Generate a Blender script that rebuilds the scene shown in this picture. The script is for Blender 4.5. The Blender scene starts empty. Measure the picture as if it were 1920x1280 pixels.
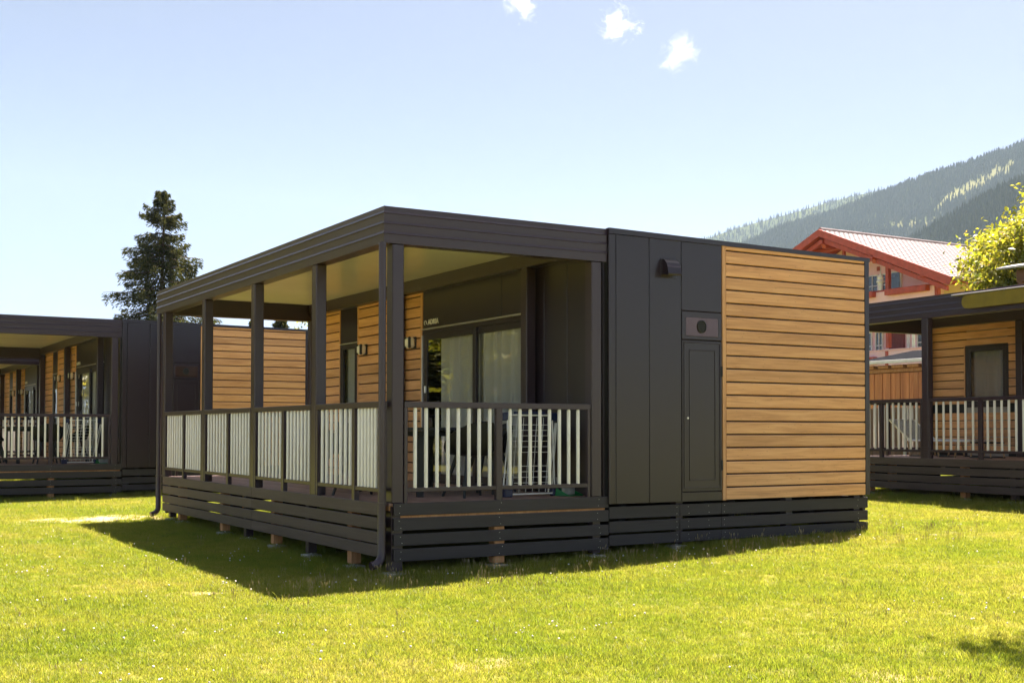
import bpy, bmesh, math, random
import numpy as np
from mathutils import Matrix, Vector, Euler

random.seed(7)
rng = np.random.default_rng(11)
S = bpy.context.scene
COL = S.collection

# ------------------------------------------------------------------ camera
cam_d = bpy.data.cameras.new("camera")
cam = bpy.data.objects.new("camera", cam_d)
COL.objects.link(cam)
CAM = Vector((-4.9584, -10.8096, 0.7139))
yaw, pitch, roll = 0.536, 0.0245, 0.001
cy_, sy_, cp_, sp_ = math.cos(yaw), math.sin(yaw), math.cos(pitch), math.sin(pitch)
fwd0, rt0, up0 = Vector((sy_, cy_, 0)), Vector((cy_, -sy_, 0)), Vector((0, 0, 1))
FW = fwd0 * cp_ + up0 * sp_
U0 = -fwd0 * sp_ + up0 * cp_
RT = rt0 * math.cos(roll) + U0 * math.sin(roll)
UPV = -rt0 * math.sin(roll) + U0 * math.cos(roll)
m = Matrix.Identity(4)
for i in range(3):
    m[i][0], m[i][1], m[i][2], m[i][3] = RT[i], UPV[i], -FW[i], CAM[i]
cam.matrix_world = m
cam_d.sensor_width = 36.0
cam_d.lens = 36.0 * 2265.92 / 1920
cam_d.shift_y = (751.76 - 640) / 1920
cam_d.clip_start, cam_d.clip_end = 0.1, 12000
S.camera = cam

# ------------------------------------------------------------------ sky, sun, exposure
SUN_AZ, SUN_EL = math.radians(31), math.radians(66.2)      # azimuth from +X towards +Y
W = bpy.data.worlds.new("World")
S.world = W
W.use_nodes = True
nt = W.node_tree
sky = nt.nodes.new("ShaderNodeTexSky")
sky.sky_type = 'NISHITA'
sky.sun_disc = False
sky.sun_elevation = SUN_EL
sky.sun_rotation = math.pi / 2 - SUN_AZ
sky.air_density, sky.dust_density, sky.ozone_density = 0.25, 1.5, 1.0
nt.links.new(sky.outputs[0], nt.nodes["Background"].inputs[0])
nt.nodes["Background"].inputs[1].default_value = 0.05
sun_d = bpy.data.lights.new("sun", 'SUN')
sun_d.energy, sun_d.angle, sun_d.color = 5.0, math.radians(0.53), (1.0, 0.875, 0.82)
sun = bpy.data.objects.new("sun", sun_d)
COL.objects.link(sun)
sd = Vector((math.cos(SUN_EL) * math.cos(SUN_AZ), math.cos(SUN_EL) * math.sin(SUN_AZ), math.sin(SUN_EL)))
sun.rotation_euler = sd.to_track_quat('Z', 'Y').to_euler()
sun.location = (30, 20, 60)
S.view_settings.view_transform = 'Standard'
S.view_settings.look = 'None'
S.view_settings.gamma = 1.0
S.view_settings.use_curve_mapping = False
S.view_settings.exposure = 2.5
S.render.engine = 'CYCLES'
S.cycles.max_bounces = 10
S.cycles.diffuse_bounces = 6
S.cycles.glossy_bounces = 4
S.cycles.transparent_max_bounces = 16
S.cycles.volume_bounces = 3
S.cycles.use_denoising = True

# ------------------------------------------------------------------ materials
def new_mat(name):
    mt = bpy.data.materials.new(name)
    mt.use_nodes = True
    t = mt.node_tree
    return mt, t, t.nodes["Principled BSDF"]

def nd(t, typ, **kw):
    n = t.nodes.new(typ)
    for k, v in kw.items():
        setattr(n, k, v)
    return n

def ramp(t, stops):
    r = nd(t, "ShaderNodeValToRGB")
    e = r.color_ramp.elements
    while len(e) < len(stops):
        e.new(0.5)
    for k, (p, c) in enumerate(stops):
        e[k].position = p
        e[k].color = (*c, 1)
    return r

def coords(t, scale, seedy=True):
    tc = nd(t, "ShaderNodeTexCoord")
    mp = nd(t, "ShaderNodeMapping")
    mp.inputs['Scale'].default_value = scale
    src = tc.outputs['Object']
    if seedy:
        oi = nd(t, "ShaderNodeObjectInfo")
        mu = nd(t, "ShaderNodeMath", operation='MULTIPLY')
        mu.inputs[1].default_value = 37.0
        t.links.new(oi.outputs['Random'], mu.inputs[0])
        ad = nd(t, "ShaderNodeVectorMath", operation='ADD')
        t.links.new(src, ad.inputs[0])
        t.links.new(mu.outputs[0], ad.inputs[1])
        src = ad.outputs[0]
    t.links.new(src, mp.inputs['Vector'])
    return mp.outputs['Vector']

def noise(t, vec, scale=1.0, detail=4, rough=0.55, dist=0.0):
    n = nd(t, "ShaderNodeTexNoise")
    n.inputs['Scale'].default_value = scale
    n.inputs['Detail'].default_value = detail
    n.inputs['Roughness'].default_value = rough
    n.inputs['Distortion'].default_value = dist
    t.links.new(vec, n.inputs['Vector'])
    return n.outputs['Fac']

def bump(t, b, h, strength, dist=0.01):
    bn = nd(t, "ShaderNodeBump")
    bn.inputs['Strength'].default_value = strength
    bn.inputs['Distance'].default_value = dist
    t.links.new(h, bn.inputs['Height'])
    t.links.new(bn.outputs[0], b.inputs['Normal'])

def plain(name, c, rough=0.6, metal=0.0, spec=0.5, var=0.12, nscale=3.0, bmp=0.0, bscale=200.0, rvar=0.06):
    mt, t, b = new_mat(name)
    v = coords(t, (1, 1, 1))
    f = noise(t, v, nscale, 4)
    lo = tuple(x * (1 - var) for x in c)
    hi = tuple(min(1, x * (1 + var)) for x in c)
    r = ramp(t, [(0.3, lo), (0.7, hi)])
    t.links.new(f, r.inputs[0])
    t.links.new(r.outputs[0], b.inputs['Base Color'])
    rr = nd(t, "ShaderNodeMapRange")
    rr.inputs['To Min'].default_value = max(0.02, rough - rvar)
    rr.inputs['To Max'].default_value = min(1, rough + rvar)
    t.links.new(f, rr.inputs['Value'])
    t.links.new(rr.outputs[0], b.inputs['Roughness'])
    b.inputs['Metallic'].default_value = metal
    b.inputs['Specular IOR Level'].default_value = spec
    if bmp:
        bump(t, b, noise(t, v, bscale, 2), bmp, 0.004)
    return mt

def wood(name, axis, c0, c1, c2, rough=0.45, knots=True):
    """grain runs along the given axis"""
    mt, t, b = new_mat(name)
    sc = [14.0, 14.0, 14.0]
    sc[axis] = 0.9
    v = coords(t, tuple(sc))
    f1 = noise(t, v, 1.0, 6, 0.6, 0.9)
    sc2 = [90.0, 90.0, 90.0]
    sc2[axis] = 2.5
    f2 = noise(t, coords(t, tuple(sc2)), 1.0, 3, 0.6)
    mx = nd(t, "ShaderNodeMix", data_type='FLOAT')
    mx.inputs[0].default_value = 0.35
    t.links.new(f1, mx.inputs[2])
    t.links.new(f2, mx.inputs[3])
    r = ramp(t, [(0.33, c0), (0.5, c1), (0.66, c2)])
    t.links.new(mx.outputs[0], r.inputs[0])
    out = r.outputs[0]
    oi = nd(t, "ShaderNodeObjectInfo")
    hs = nd(t, "ShaderNodeHueSaturation")
    mr = nd(t, "ShaderNodeMapRange")
    mr.inputs['To Min'].default_value = 0.86
    mr.inputs['To Max'].default_value = 1.12
    t.links.new(oi.outputs['Random'], mr.inputs['Value'])
    t.links.new(mr.outputs[0], hs.inputs['Value'])
    t.links.new(out, hs.inputs['Color'])
    out = hs.outputs[0]
    if knots:
        sk = [5.0, 5.0, 5.0]
        sk[axis] = 1.6
        vo = nd(t, "ShaderNodeTexVoronoi")
        t.links.new(coords(t, tuple(sk)), vo.inputs['Vector'])
        kr = ramp(t, [(0.04, (1, 1, 1)), (0.13, (0, 0, 0))])
        t.links.new(vo.outputs['Distance'], kr.inputs[0])
        km = nd(t, "ShaderNodeMix", data_type='RGBA')
        mul = nd(t, "ShaderNodeMath", operation='MULTIPLY')
        mul.inputs[1].default_value = 0.55
        t.links.new(kr.outputs[0], mul.inputs[0])
        t.links.new(mul.outputs[0], km.inputs[0])
        t.links.new(out, km.inputs[6])
        km.inputs[7].default_value = (*[x * 0.45 for x in c0], 1)
        out = km.outputs[2]
    t.links.new(out, b.inputs['Base Color'])
    b.inputs['Roughness'].default_value = rough
    bump(t, b, mx.outputs[0], 0.25, 0.004)
    return mt

OAK = ((0.46, 0.215, 0.088), (0.66, 0.335, 0.146), (0.77, 0.435, 0.21))
M = {}
M['oak_x'] = wood("oak_laminate_x", 0, *OAK)
M['oak_y'] = wood("oak_laminate_y", 1, *OAK)
M['oak_z'] = wood("oak_laminate_z", 2, *OAK, knots=False)
M['anth'] = plain("anthracite_metal", (0.019, 0.011, 0.0175), 0.29, 0.0, 0.5, 0.05, 1.0, rvar=0.015)
M['post'] = plain("anthracite_post", (0.034, 0.020, 0.031), 0.32, 0.0, 0.5, 0.06, 2.0)
M['body'] = plain("dark_backing", (0.012, 0.011, 0.012), 0.8)
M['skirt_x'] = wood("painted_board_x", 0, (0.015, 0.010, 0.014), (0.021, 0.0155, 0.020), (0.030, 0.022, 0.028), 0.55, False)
M['skirt_y_bounce'] = wood("painted_board_y_bounce_lit", 1, (0.046, 0.031, 0.029), (0.064, 0.044, 0.040), (0.084, 0.058, 0.052), 0.6, True)  # same paint as skirt_x, browner: warm bounced light put into the colour
M['deck'] = wood("deck_composite", 1, (0.25, 0.145, 0.115), (0.33, 0.20, 0.16), (0.41, 0.26, 0.21), 0.6, False)
M['timber'] = wood("raw_timber", 2, (0.34, 0.15, 0.06), (0.45, 0.22, 0.09), (0.55, 0.30, 0.14), 0.7)
M['ceiling'] = plain("cream_ceiling", (0.88, 0.84, 0.80), 0.22, 0.0, 0.9, 0.03, 0.7)
M['alu'] = plain("champagne_aluminium", (0.82, 0.78, 0.71), 0.34, 0.05, 0.5, 0.04, 8)
M['steel'] = plain("bright_steel", (0.75, 0.73, 0.70), 0.3, 0.8, 0.5)
M['bronze'] = plain("bronze_panel", (0.11, 0.070, 0.062), 0.14, 0.7, 0.5, 0.15, 5)
M['black'] = plain("black_plastic", (0.007, 0.007, 0.008), 0.5, 0, 0.35)
M['blackmetal'] = plain("black_metal", (0.014, 0.015, 0.017), 0.5)
M['white'] = plain("white_paint", (0.78, 0.77, 0.74), 0.4)
M['lens'] = plain("opal_lens", (0.88, 0.84, 0.76), 0.25)
M['navy'] = plain("navy_plastic", (0.012, 0.020, 0.075), 0.4)
M['green'] = plain("green_plastic", (0.012, 0.20, 0.055), 0.35)
M['concrete'] = plain("concrete", (0.42, 0.40, 0.37), 0.9, 0, 0.3, 0.2, 20, 0.4, 60)
M['room'] = plain("room_wall", (0.36, 0.33, 0.28), 0.8)
M['letter'] = plain("letter_metal", (0.80, 0.77, 0.72), 0.35)
M['tan'] = plain("tan_tube", (0.50, 0.33, 0.17), 0.45)
M['greyfab'] = plain("grey_textile", (0.42, 0.42, 0.44), 0.85, 0, 0.3, 0.15, 20)
M['olive'] = plain("olive_canvas", (0.21, 0.155, 0.016), 0.7, 0, 0.3, 0.12, 6, 0.3, 300)
M['pink'] = plain("pink_stucco", (0.90, 0.60, 0.63), 0.9, 0, 0.2, 0.06, 1.5, 0.3, 40)
M['cream'] = plain("cream_stucco", (0.74, 0.60, 0.47), 0.9, 0, 0.2, 0.06, 1.5, 0.3, 40)
M['redwood'] = plain("red_painted_wood", (0.42, 0.070, 0.045), 0.55, 0, 0.4, 0.2, 4)
M['darkred'] = plain("dark_red_panel", (0.16, 0.018, 0.022), 0.5, 0, 0.4, 0.2, 6)
M['orangewood'] = wood("orange_board", 2, (0.42, 0.13, 0.04), (0.56, 0.22, 0.075), (0.68, 0.31, 0.12), 0.6)
M['carved'] = wood("carved_wood", 1, (0.42, 0.12, 0.04), (0.56, 0.17, 0.06), (0.66, 0.24, 0.10), 0.6, False)
M['tile'] = plain("roof_tile", (0.165, 0.128, 0.124), 0.65, 0, 0.3, 0.18, 1.2)
M['slate'] = plain("grey_roofing", (0.014, 0.015, 0.017), 0.95, 0, 0.0, 0.2, 4, 0.4, 40)
M['brownfence'] = wood("brown_fence", 2, (0.10, 0.06, 0.045), (0.15, 0.09, 0.065), (0.20, 0.12, 0.09), 0.8)
M['brownbeam'] = wood("brown_beam", 1, (0.08, 0.035, 0.022), (0.12, 0.055, 0.035), (0.15, 0.07, 0.05), 0.7, False)
M['greysheet'] = plain("grey_sheet", (0.42, 0.40, 0.40), 0.45, 0.2)
M['gutter'] = plain("brown_gutter", (0.12, 0.060, 0.055), 0.4)
M['bark'] = plain("bark", (0.10, 0.065, 0.045), 0.9, 0, 0.2, 0.4, 12, 0.8, 30)

def ceiling_ribs():
    t = M['ceiling'].node_tree
    b = t.nodes["Principled BSDF"]
    wv = nd(t, "ShaderNodeTexWave", wave_type='BANDS', bands_direction='Y', wave_profile='SIN')
    wv.inputs['Scale'].default_value = 11.0
    t.links.new(coords(t, (1, 1, 1), False), wv.inputs['Vector'])
    bump(t, b, wv.outputs['Fac'], 0.05, 0.003)
ceiling_ribs()

def glass_mat():
    mt, t, b = new_mat("window_glass")
    t.nodes.remove(b)
    fr = nd(t, "ShaderNodeFresnel")
    fr.inputs['IOR'].default_value = 1.8
    gl = nd(t, "ShaderNodeBsdfGlossy")
    gl.inputs['Roughness'].default_value = 0.01
    nz = noise(t, coords(t, (1, 1, 1), False), 1.3, 2)
    bn = nd(t, "ShaderNodeBump")
    bn.inputs['Strength'].default_value = 0.06
    bn.inputs['Distance'].default_value = 0.05
    t.links.new(nz, bn.inputs['Height'])
    t.links.new(bn.outputs[0], gl.inputs['Normal'])
    tr = nd(t, "ShaderNodeBsdfTransparent")
    tr.inputs[0].default_value = (0.93, 0.95, 0.93, 1)
    mx = nd(t, "ShaderNodeMixShader")
    t.links.new(fr.outputs[0], mx.inputs[0])
    t.links.new(tr.outputs[0], mx.inputs[1])
    t.links.new(gl.outputs[0], mx.inputs[2])
    t.links.new(mx.outputs[0], t.nodes["Material Output"].inputs[0])
    return mt
M['glass'] = glass_mat()

def curtain_mat():
    mt, t, b = new_mat("sheer_curtain")
    df = nd(t, "ShaderNodeBsdfDiffuse")
    tl = nd(t, "ShaderNodeBsdfTranslucent")
    df.inputs[0].default_value = (0.90, 0.87, 0.81, 1)
    tl.inputs[0].default_value = (0.90, 0.87, 0.81, 1)
    mx = nd(t, "ShaderNodeMixShader")
    mx.inputs[0].default_value = 0.3
    t.links.new(df.outputs[0], mx.inputs[1])
    t.links.new(tl.outputs[0], mx.inputs[2])
    t.links.new(mx.outputs[0], t.nodes["Material Output"].inputs[0])
    t.nodes.remove(b)
    return mt
M['curtain'] = curtain_mat()

def leaf_mat(name, stops, trans=0.45, place=None, gloss=0.06, random_src='island', trans_gain=1.5):
    """two-sided leaf: diffuse plus translucent; colour varies from leaf to leaf"""
    mt, t, b = new_mat(name)
    t.nodes.remove(b)
    if random_src == 'island':
        rv = nd(t, "ShaderNodeNewGeometry").outputs['Random Per Island']
    else:
        rv = nd(t, "ShaderNodeObjectInfo").outputs['Random']
    if place:
        if random_src == 'island':
            vec = nd(t, "ShaderNodeNewGeometry").outputs['Position']
        else:
            vec = nd(t, "ShaderNodeObjectInfo").outputs['Location']
        f = noise(t, vec, place, 4, 0.6)
        mr = nd(t, "ShaderNodeMapRange")
        mr.inputs['From Min'].default_value = 0.3
        mr.inputs['From Max'].default_value = 0.7
        t.links.new(f, mr.inputs['Value'])
        mx = nd(t, "ShaderNodeMix", data_type='FLOAT')
        mx.inputs[0].default_value = 0.48
        t.links.new(rv, mx.inputs[2])
        t.links.new(mr.outputs[0], mx.inputs[3])
        rv = mx.outputs[0]
    r = ramp(t, stops)
    t.links.new(rv, r.inputs[0])
    df = nd(t, "ShaderNodeBsdfDiffuse")
    t.links.new(r.outputs[0], df.inputs[0])
    tl = nd(t, "ShaderNodeBsdfTranslucent")
    g = nd(t, "ShaderNodeMix", data_type='RGBA', blend_type='MULTIPLY')
    g.inputs[0].default_value = 1.0
    t.links.new(r.outputs[0], g.inputs[6])
    g.inputs[7].default_value = (trans_gain, trans_gain, trans_gain * 0.55, 1)
    t.links.new(g.outputs[2], tl.inputs[0])
    mx = nd(t, "ShaderNodeMixShader")
    mx.inputs[0].default_value = trans
    t.links.new(df.outputs[0], mx.inputs[1])
    t.links.new(tl.outputs[0], mx.inputs[2])
    gl = nd(t, "ShaderNodeBsdfGlossy")
    gl.inputs['Roughness'].default_value = 0.45
    gl.inputs[0].default_value = (0.9, 0.9, 0.8, 1)
    m2 = nd(t, "ShaderNodeMixShader")
    m2.inputs[0].default_value = gloss
    t.links.new(mx.outputs[0], m2.inputs[1])
    t.links.new(gl.outputs[0], m2.inputs[2])
    t.links.new(m2.outputs[0], t.nodes["Material Output"].inputs[0])
    return mt
M['blade'] = leaf_mat("grass_blade", [(0.0, (0.112, 0.165, 0.018)), (0.35, (0.168, 0.205, 0.025)), (0.65, (0.225, 0.230, 0.038)), (1.0, (0.33, 0.285, 0.100))], 0.6, 0.55, 0.02, 'object')
M['straw'] = leaf_mat("dry_stalk", [(0, (0.26, 0.20, 0.09)), (1, (0.40, 0.32, 0.18))], 0.3)
M['needle'] = leaf_mat("spruce_needles", [(0, (0.026, 0.034, 0.017)), (0.6, (0.055, 0.060, 0.024)), (1, (0.105, 0.098, 0.034))], 0.28, None, 0.0)
M['leaf_y'] = leaf_mat("yellow_green_leaf", [(0, (0.13, 0.165, 0.015)), (0.6, (0.24, 0.235, 0.024)), (0.97, (0.33, 0.285, 0.050)), (1.0, (0.42, 0.18, 0.045))], 0.6, None, 0.04)
M['leaf_g'] = leaf_mat("mid_green_leaf", [(0, (0.045, 0.070, 0.012)), (0.7, (0.085, 0.100, 0.016)), (1, (0.12, 0.12, 0.024))], 0.4, None, 0.06)
M['forest'] = leaf_mat("forest_conifer", [(0, (0.018, 0.025, 0.018)), (0.6, (0.032, 0.038, 0.022)), (1, (0.065, 0.066, 0.030))], 0.0, 0.006, 0.0, 'object')

# ------------------------------------------------------------------ object helpers
class MB:
    def __init__(self):
        self.v, self.f = [], []
    def add(self, vs, fs):
        o = len(self.v)
        self.v += [tuple(p) for p in vs]
        self.f += [tuple(i + o for i in f) for f in fs]
        return self
    def box(self, x0, x1, y0, y1, z0, z1):
        vs = [(x, y, z) for x in (x0, x1) for y in (y0, y1) for z in (z0, z1)]
        return self.add(vs, [(0, 1, 3, 2), (4, 6, 7, 5), (0, 4, 5, 1), (2, 3, 7, 6), (0, 2, 6, 4), (1, 5, 7, 3)])
    def cbox(self, x0, x1, y0, y1, z0, z1, b=0.004):
        c = ((x0 + x1) / 2, (y0 + y1) / 2, (z0 + z1) / 2)
        h = ((x1 - x0) / 2, (y1 - y0) / 2, (z1 - z0) / 2)
        b = min(b, min(h) * 0.9)
        idx, vs = {}, []
        for sx in (-1, 1):
            for sy in (-1, 1):
                for sz in (-1, 1):
                    s = (sx, sy, sz)
                    for a in range(3):
                        idx[(s, a)] = len(vs)
                        vs.append(tuple(c[k] + s[k] * (h[k] if k == a else h[k] - b) for k in range(3)))
        fs = []
        for a in range(3):
            p, q = [k for k in range(3) if k != a]
            for s in (-1, 1):
                ring = []
                for sp, sq in ((-1, -1), (1, -1), (1, 1), (-1, 1)):
                    t = [0, 0, 0]; t[a] = s; t[p] = sp; t[q] = sq
                    ring.append(idx[(tuple(t), a)])
                fs.append(tuple(ring))
            for sp in (-1, 1):
                for sq in (-1, 1):
                    t0 = [0, 0, 0]; t0[a] = -1; t0[p] = sp; t0[q] = sq
                    t1 = list(t0); t1[a] = 1
                    fs.append((idx[(tuple(t0), p)], idx[(tuple(t1), p)], idx[(tuple(t1), q)], idx[(tuple(t0), q)]))
        for sx in (-1, 1):
            for sy in (-1, 1):
                for sz in (-1, 1):
                    fs.append(tuple(idx[((sx, sy, sz), a)] for a in range(3)))
        return self.add(vs, fs)
    def prism(self, prof, axis, a, b):
        """prof: 2D polygon in the two other axes (in x,y,z order), extruded from a to b along axis"""
        n = len(prof)
        def p3(p, t):
            q = list(p); q.insert(axis, t); return tuple(q)
        vs = [p3(p, a) for p in prof] + [p3(p, b) for p in prof]
        fs = [(i, (i + 1) % n, n + (i + 1) % n, n + i) for i in range(n)] + [tuple(range(n - 1, -1, -1)), tuple(range(n, 2 * n))]
        return self.add(vs, fs)
    def tube(self, pts, rad, n=8, cap=True):
        pts = [Vector(p) for p in pts]
        if not hasattr(rad, '__len__'):
            rad = [rad] * len(pts)
        vs, fs = [], []
        prev = None
        for i, p in enumerate(pts):
            d = (pts[min(i + 1, len(pts) - 1)] - pts[max(i - 1, 0)]).normalized()
            ref = prev if prev is not None else (Vector((0, 0, 1)) if abs(d.z) < 0.9 else Vector((1, 0, 0)))
            x = (ref - d * ref.dot(d)).normalized()
            prev = x
            y = d.cross(x)
            for k in range(n):
                a = 2 * math.pi * k / n
                vs.append(p + (x * math.cos(a) + y * math.sin(a)) * rad[i])
        for i in range(len(pts) - 1):
            for k in range(n):
                k2 = (k + 1) % n
                fs.append((i * n + k, i * n + k2, (i + 1) * n + k2, (i + 1) * n + k))
        if cap:
            fs += [tuple(range(n - 1, -1, -1)), tuple((len(pts) - 1) * n + k for k in range(n))]
        return self.add(vs, fs)
    def lathe(self, prof, n=16, c=(0, 0, 0)):
        vs = [(c[0] + r * math.cos(2 * math.pi * k / n), c[1] + r * math.sin(2 * math.pi * k / n), c[2] + z) for r, z in prof for k in range(n)]
        fs = [(i * n + k, i * n + (k + 1) % n, (i + 1) * n + (k + 1) % n, (i + 1) * n + k) for i in range(len(prof) - 1) for k in range(n)]
        fs += [tuple(range(n - 1, -1, -1)), tuple((len(prof) - 1) * n + k for k in range(n))]
        return self.add(vs, fs)
    def mesh(self, name, mat, smooth=False):
        me = bpy.data.meshes.new(name)
        me.from_pydata(self.v, [], self.f)
        bm = bmesh.new()
        bm.from_mesh(me)
        bmesh.ops.recalc_face_normals(bm, faces=bm.faces)
        bm.to_mesh(me)
        bm.free()
        if smooth:
            me.polygons.foreach_set('use_smooth', [True] * len(me.polygons))
            me.set_sharp_from_angle(angle=math.radians(40))
        me.materials.append(mat if not isinstance(mat, str) else M[mat])
        return me
    def part(self, name, mat, parent, smooth=False, **kw):
        return inst(name, self.mesh(name, mat, smooth), parent, **kw)

def inst(name, me, parent=None, loc=(0, 0, 0), rot=(0, 0, 0), kind=None, label=None):
    o = bpy.data.objects.new(name, me)
    COL.objects.link(o)
    if parent is not None:
        o.parent = parent
        if parent.type == 'EMPTY' and 'zoff' in parent:
            loc = (loc[0], loc[1], loc[2] + parent['zoff'])
    o.location = loc
    o.rotation_euler = rot
    if kind:
        o['kind'] = kind
    if label:
        o['label'] = label
    return o

def tag(o, label=None, cat=None, group=None, kind=None):
    if label: o['label'] = label
    if cat: o['category'] = cat
    if group: o['group'] = group
    if kind: o['kind'] = kind
    return o

def thing(name, loc, label, cat, group=None, rz=0.0, zoff=None):
    o = bpy.data.objects.new(name, None)
    o.empty_display_size = 0.3
    COL.objects.link(o)
    o.location = loc
    o.rotation_euler = (0, 0, rz)
    if zoff is not None:
        o['zoff'] = zoff
    return tag(o, label, cat, group)

CH = {}
def kids(o):
    return list(o.children)
def copy_tree(o, parent=None):
    c = o.copy()
    COL.objects.link(c)
    if parent is not None:
        c.parent = parent
        c.matrix_parent_inverse = o.matrix_parent_inverse.copy()
    for k in o.children:
        copy_tree(k, c)
    return c
def dup(o, loc, rz, label):
    c = copy_tree(o)
    c.location = loc
    c.rotation_euler = (0, 0, rz)
    c['label'] = label
    return c

def np_mesh(name, V, F, mat):
    me = bpy.data.meshes.new(name)
    V = np.asarray(V, np.float32)
    F = np.asarray(F, np.int32)
    me.vertices.add(len(V))
    me.vertices.foreach_set('co', V.ravel())
    k = F.shape[1]
    me.loops.add(F.size)
    me.loops.foreach_set('vertex_index', F.ravel())
    me.polygons.add(len(F))
    me.polygons.foreach_set('loop_start', np.arange(0, F.size, k, dtype=np.int32))
    me.update(calc_edges=True)
    me.validate()
    if mat is not None:
        me.materials.append(mat if not isinstance(mat, str) else M[mat])
    return me

# ------------------------------------------------------------------ ground
def hash_noise(x, y):
    return (np.sin(x * 1.7 + 0.3) * np.cos(y * 1.3 + 1.1) + 0.6 * np.sin(x * 3.9 + y * 2.3) + 0.4 * np.cos(y * 5.1 - x * 2.9)) / 2
def gz(x, y):
    x = np.asarray(x, float); y = np.asarray(y, float)
    g = np.interp(x, [-30, -5, 0, 2.5, 4.3, 6.65, 11, 16, 25, 60], [-0.78, -0.76, -0.735, -0.67, -0.60, -0.555, -0.43, -0.37, -0.30, -0.2])
    g = g + 0.006 * np.clip(y, 0, 22) + 0.012 * hash_noise(x, y)
    return g

def axis_coords(a, b, step, far):
    core = np.arange(a, b + 1e-6, step)
    out = []
    d = step
    p = b
    while p < far:
        d *= 1.35
        p += d
        out.append(min(p, far))
    q = a
    d = step
    lo = []
    while q > -far:
        d *= 1.35
        q -= d
        lo.append(max(q, -far))
    return np.array(lo[::-1] + list(core) + out)
gxs = axis_coords(-14, 26, 0.3, 3500)
gys = axis_coords(-12, 34, 0.3, 3500)
GX, GY = np.meshgrid(gxs, gys)
GZ = gz(np.clip(GX, -40, 60), np.clip(GY, -40, 40))
Vg = np.stack([GX, GY, GZ], -1).reshape(-1, 3)
nx, ny = len(gxs), len(gys)
ii = np.arange(nx * ny).reshape(ny, nx)
Fg = np.stack([ii[:-1, :-1], ii[:-1, 1:], ii[1:, 1:], ii[1:, :-1]], -1).reshape(-1, 4)

PATCHES = [(-0.85, 8.95, 1.35, 0.75, 0.9), (-1.95, -0.05, 0.30, 0.15, 0.6), (0.55, -5.9, 0.5, 0.25, 0.45), (-1.2, -4.2, 0.45, 0.2, 0.5), (-3.0, 7.2, 1.0, 0.5, 0.35)]   # worn spots: x, y, rx, ry, strength
def ground_mat():
    mt, t, b = new_mat("lawn_soil")
    geo = nd(t, "ShaderNodeNewGeometry")
    pos = geo.outputs['Position']
    f1 = noise(t, pos, 0.55, 4, 0.6)
    f2 = noise(t, pos, 9.0, 5, 0.7)
    mx = nd(t, "ShaderNodeMix", data_type='FLOAT')
    mx.inputs[0].default_value = 0.5
    t.links.new(f1, mx.inputs[2]); t.links.new(f2, mx.inputs[3])
    r = ramp(t, [(0.3, (0.100, 0.115, 0.017)), (0.5, (0.150, 0.145, 0.024)), (0.72, (0.22, 0.175, 0.052))])
    t.links.new(mx.outputs[0], r.inputs[0])
    col = r.outputs[0]
    sep = nd(t, "ShaderNodeSeparateXYZ")
    t.links.new(pos, sep.inputs[0])
    def M_(op, a, bb):
        n = nd(t, "ShaderNodeMath", operation=op)
        for k, v in enumerate((a, bb)):
            if isinstance(v, (int, float)): n.inputs[k].default_value = v
            else: t.links.new(v, n.inputs[k])
        return n.outputs[0]
    wob = M_('MULTIPLY', M_('SUBTRACT', noise(t, pos, 2.6, 5, 0.65), 0.5), 2.2)
    for (px, py, rx, ry, st) in PATCHES:
        dx = M_('DIVIDE', M_('SUBTRACT', sep.outputs[0], px), rx)
        dy = M_('DIVIDE', M_('SUBTRACT', sep.outputs[1], py), ry)
        d = M_('ADD', M_('ADD', M_('MULTIPLY', dx, dx), M_('MULTIPLY', dy, dy)), wob)
        mr = nd(t, "ShaderNodeMapRange")
        mr.inputs['From Min'].default_value = 1.1
        mr.inputs['From Max'].default_value = 0.25
        mr.inputs['To Max'].default_value = st
        t.links.new(d, mr.inputs['Value'])
        k = nd(t, "ShaderNodeMix", data_type='RGBA')
        t.links.new(mr.outputs[0], k.inputs[0])
        t.links.new(col, k.inputs[6])
        k.inputs[7].default_value = (0.36, 0.27, 0.15, 1)
        col = k.outputs[2]
    t.links.new(col, b.inputs['Base Color'])
    b.inputs['Roughness'].default_value = 0.95
    b.inputs['Specular IOR Level'].default_value = 0.15
    bump(t, b, f2, 0.6, 0.03)
    return mt
ground = inst("ground", np_mesh("ground", Vg, Fg, ground_mat()))
ground['kind'] = 'structure'
ground.data.polygons.foreach_set('use_smooth', [True] * len(ground.data.polygons))

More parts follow.
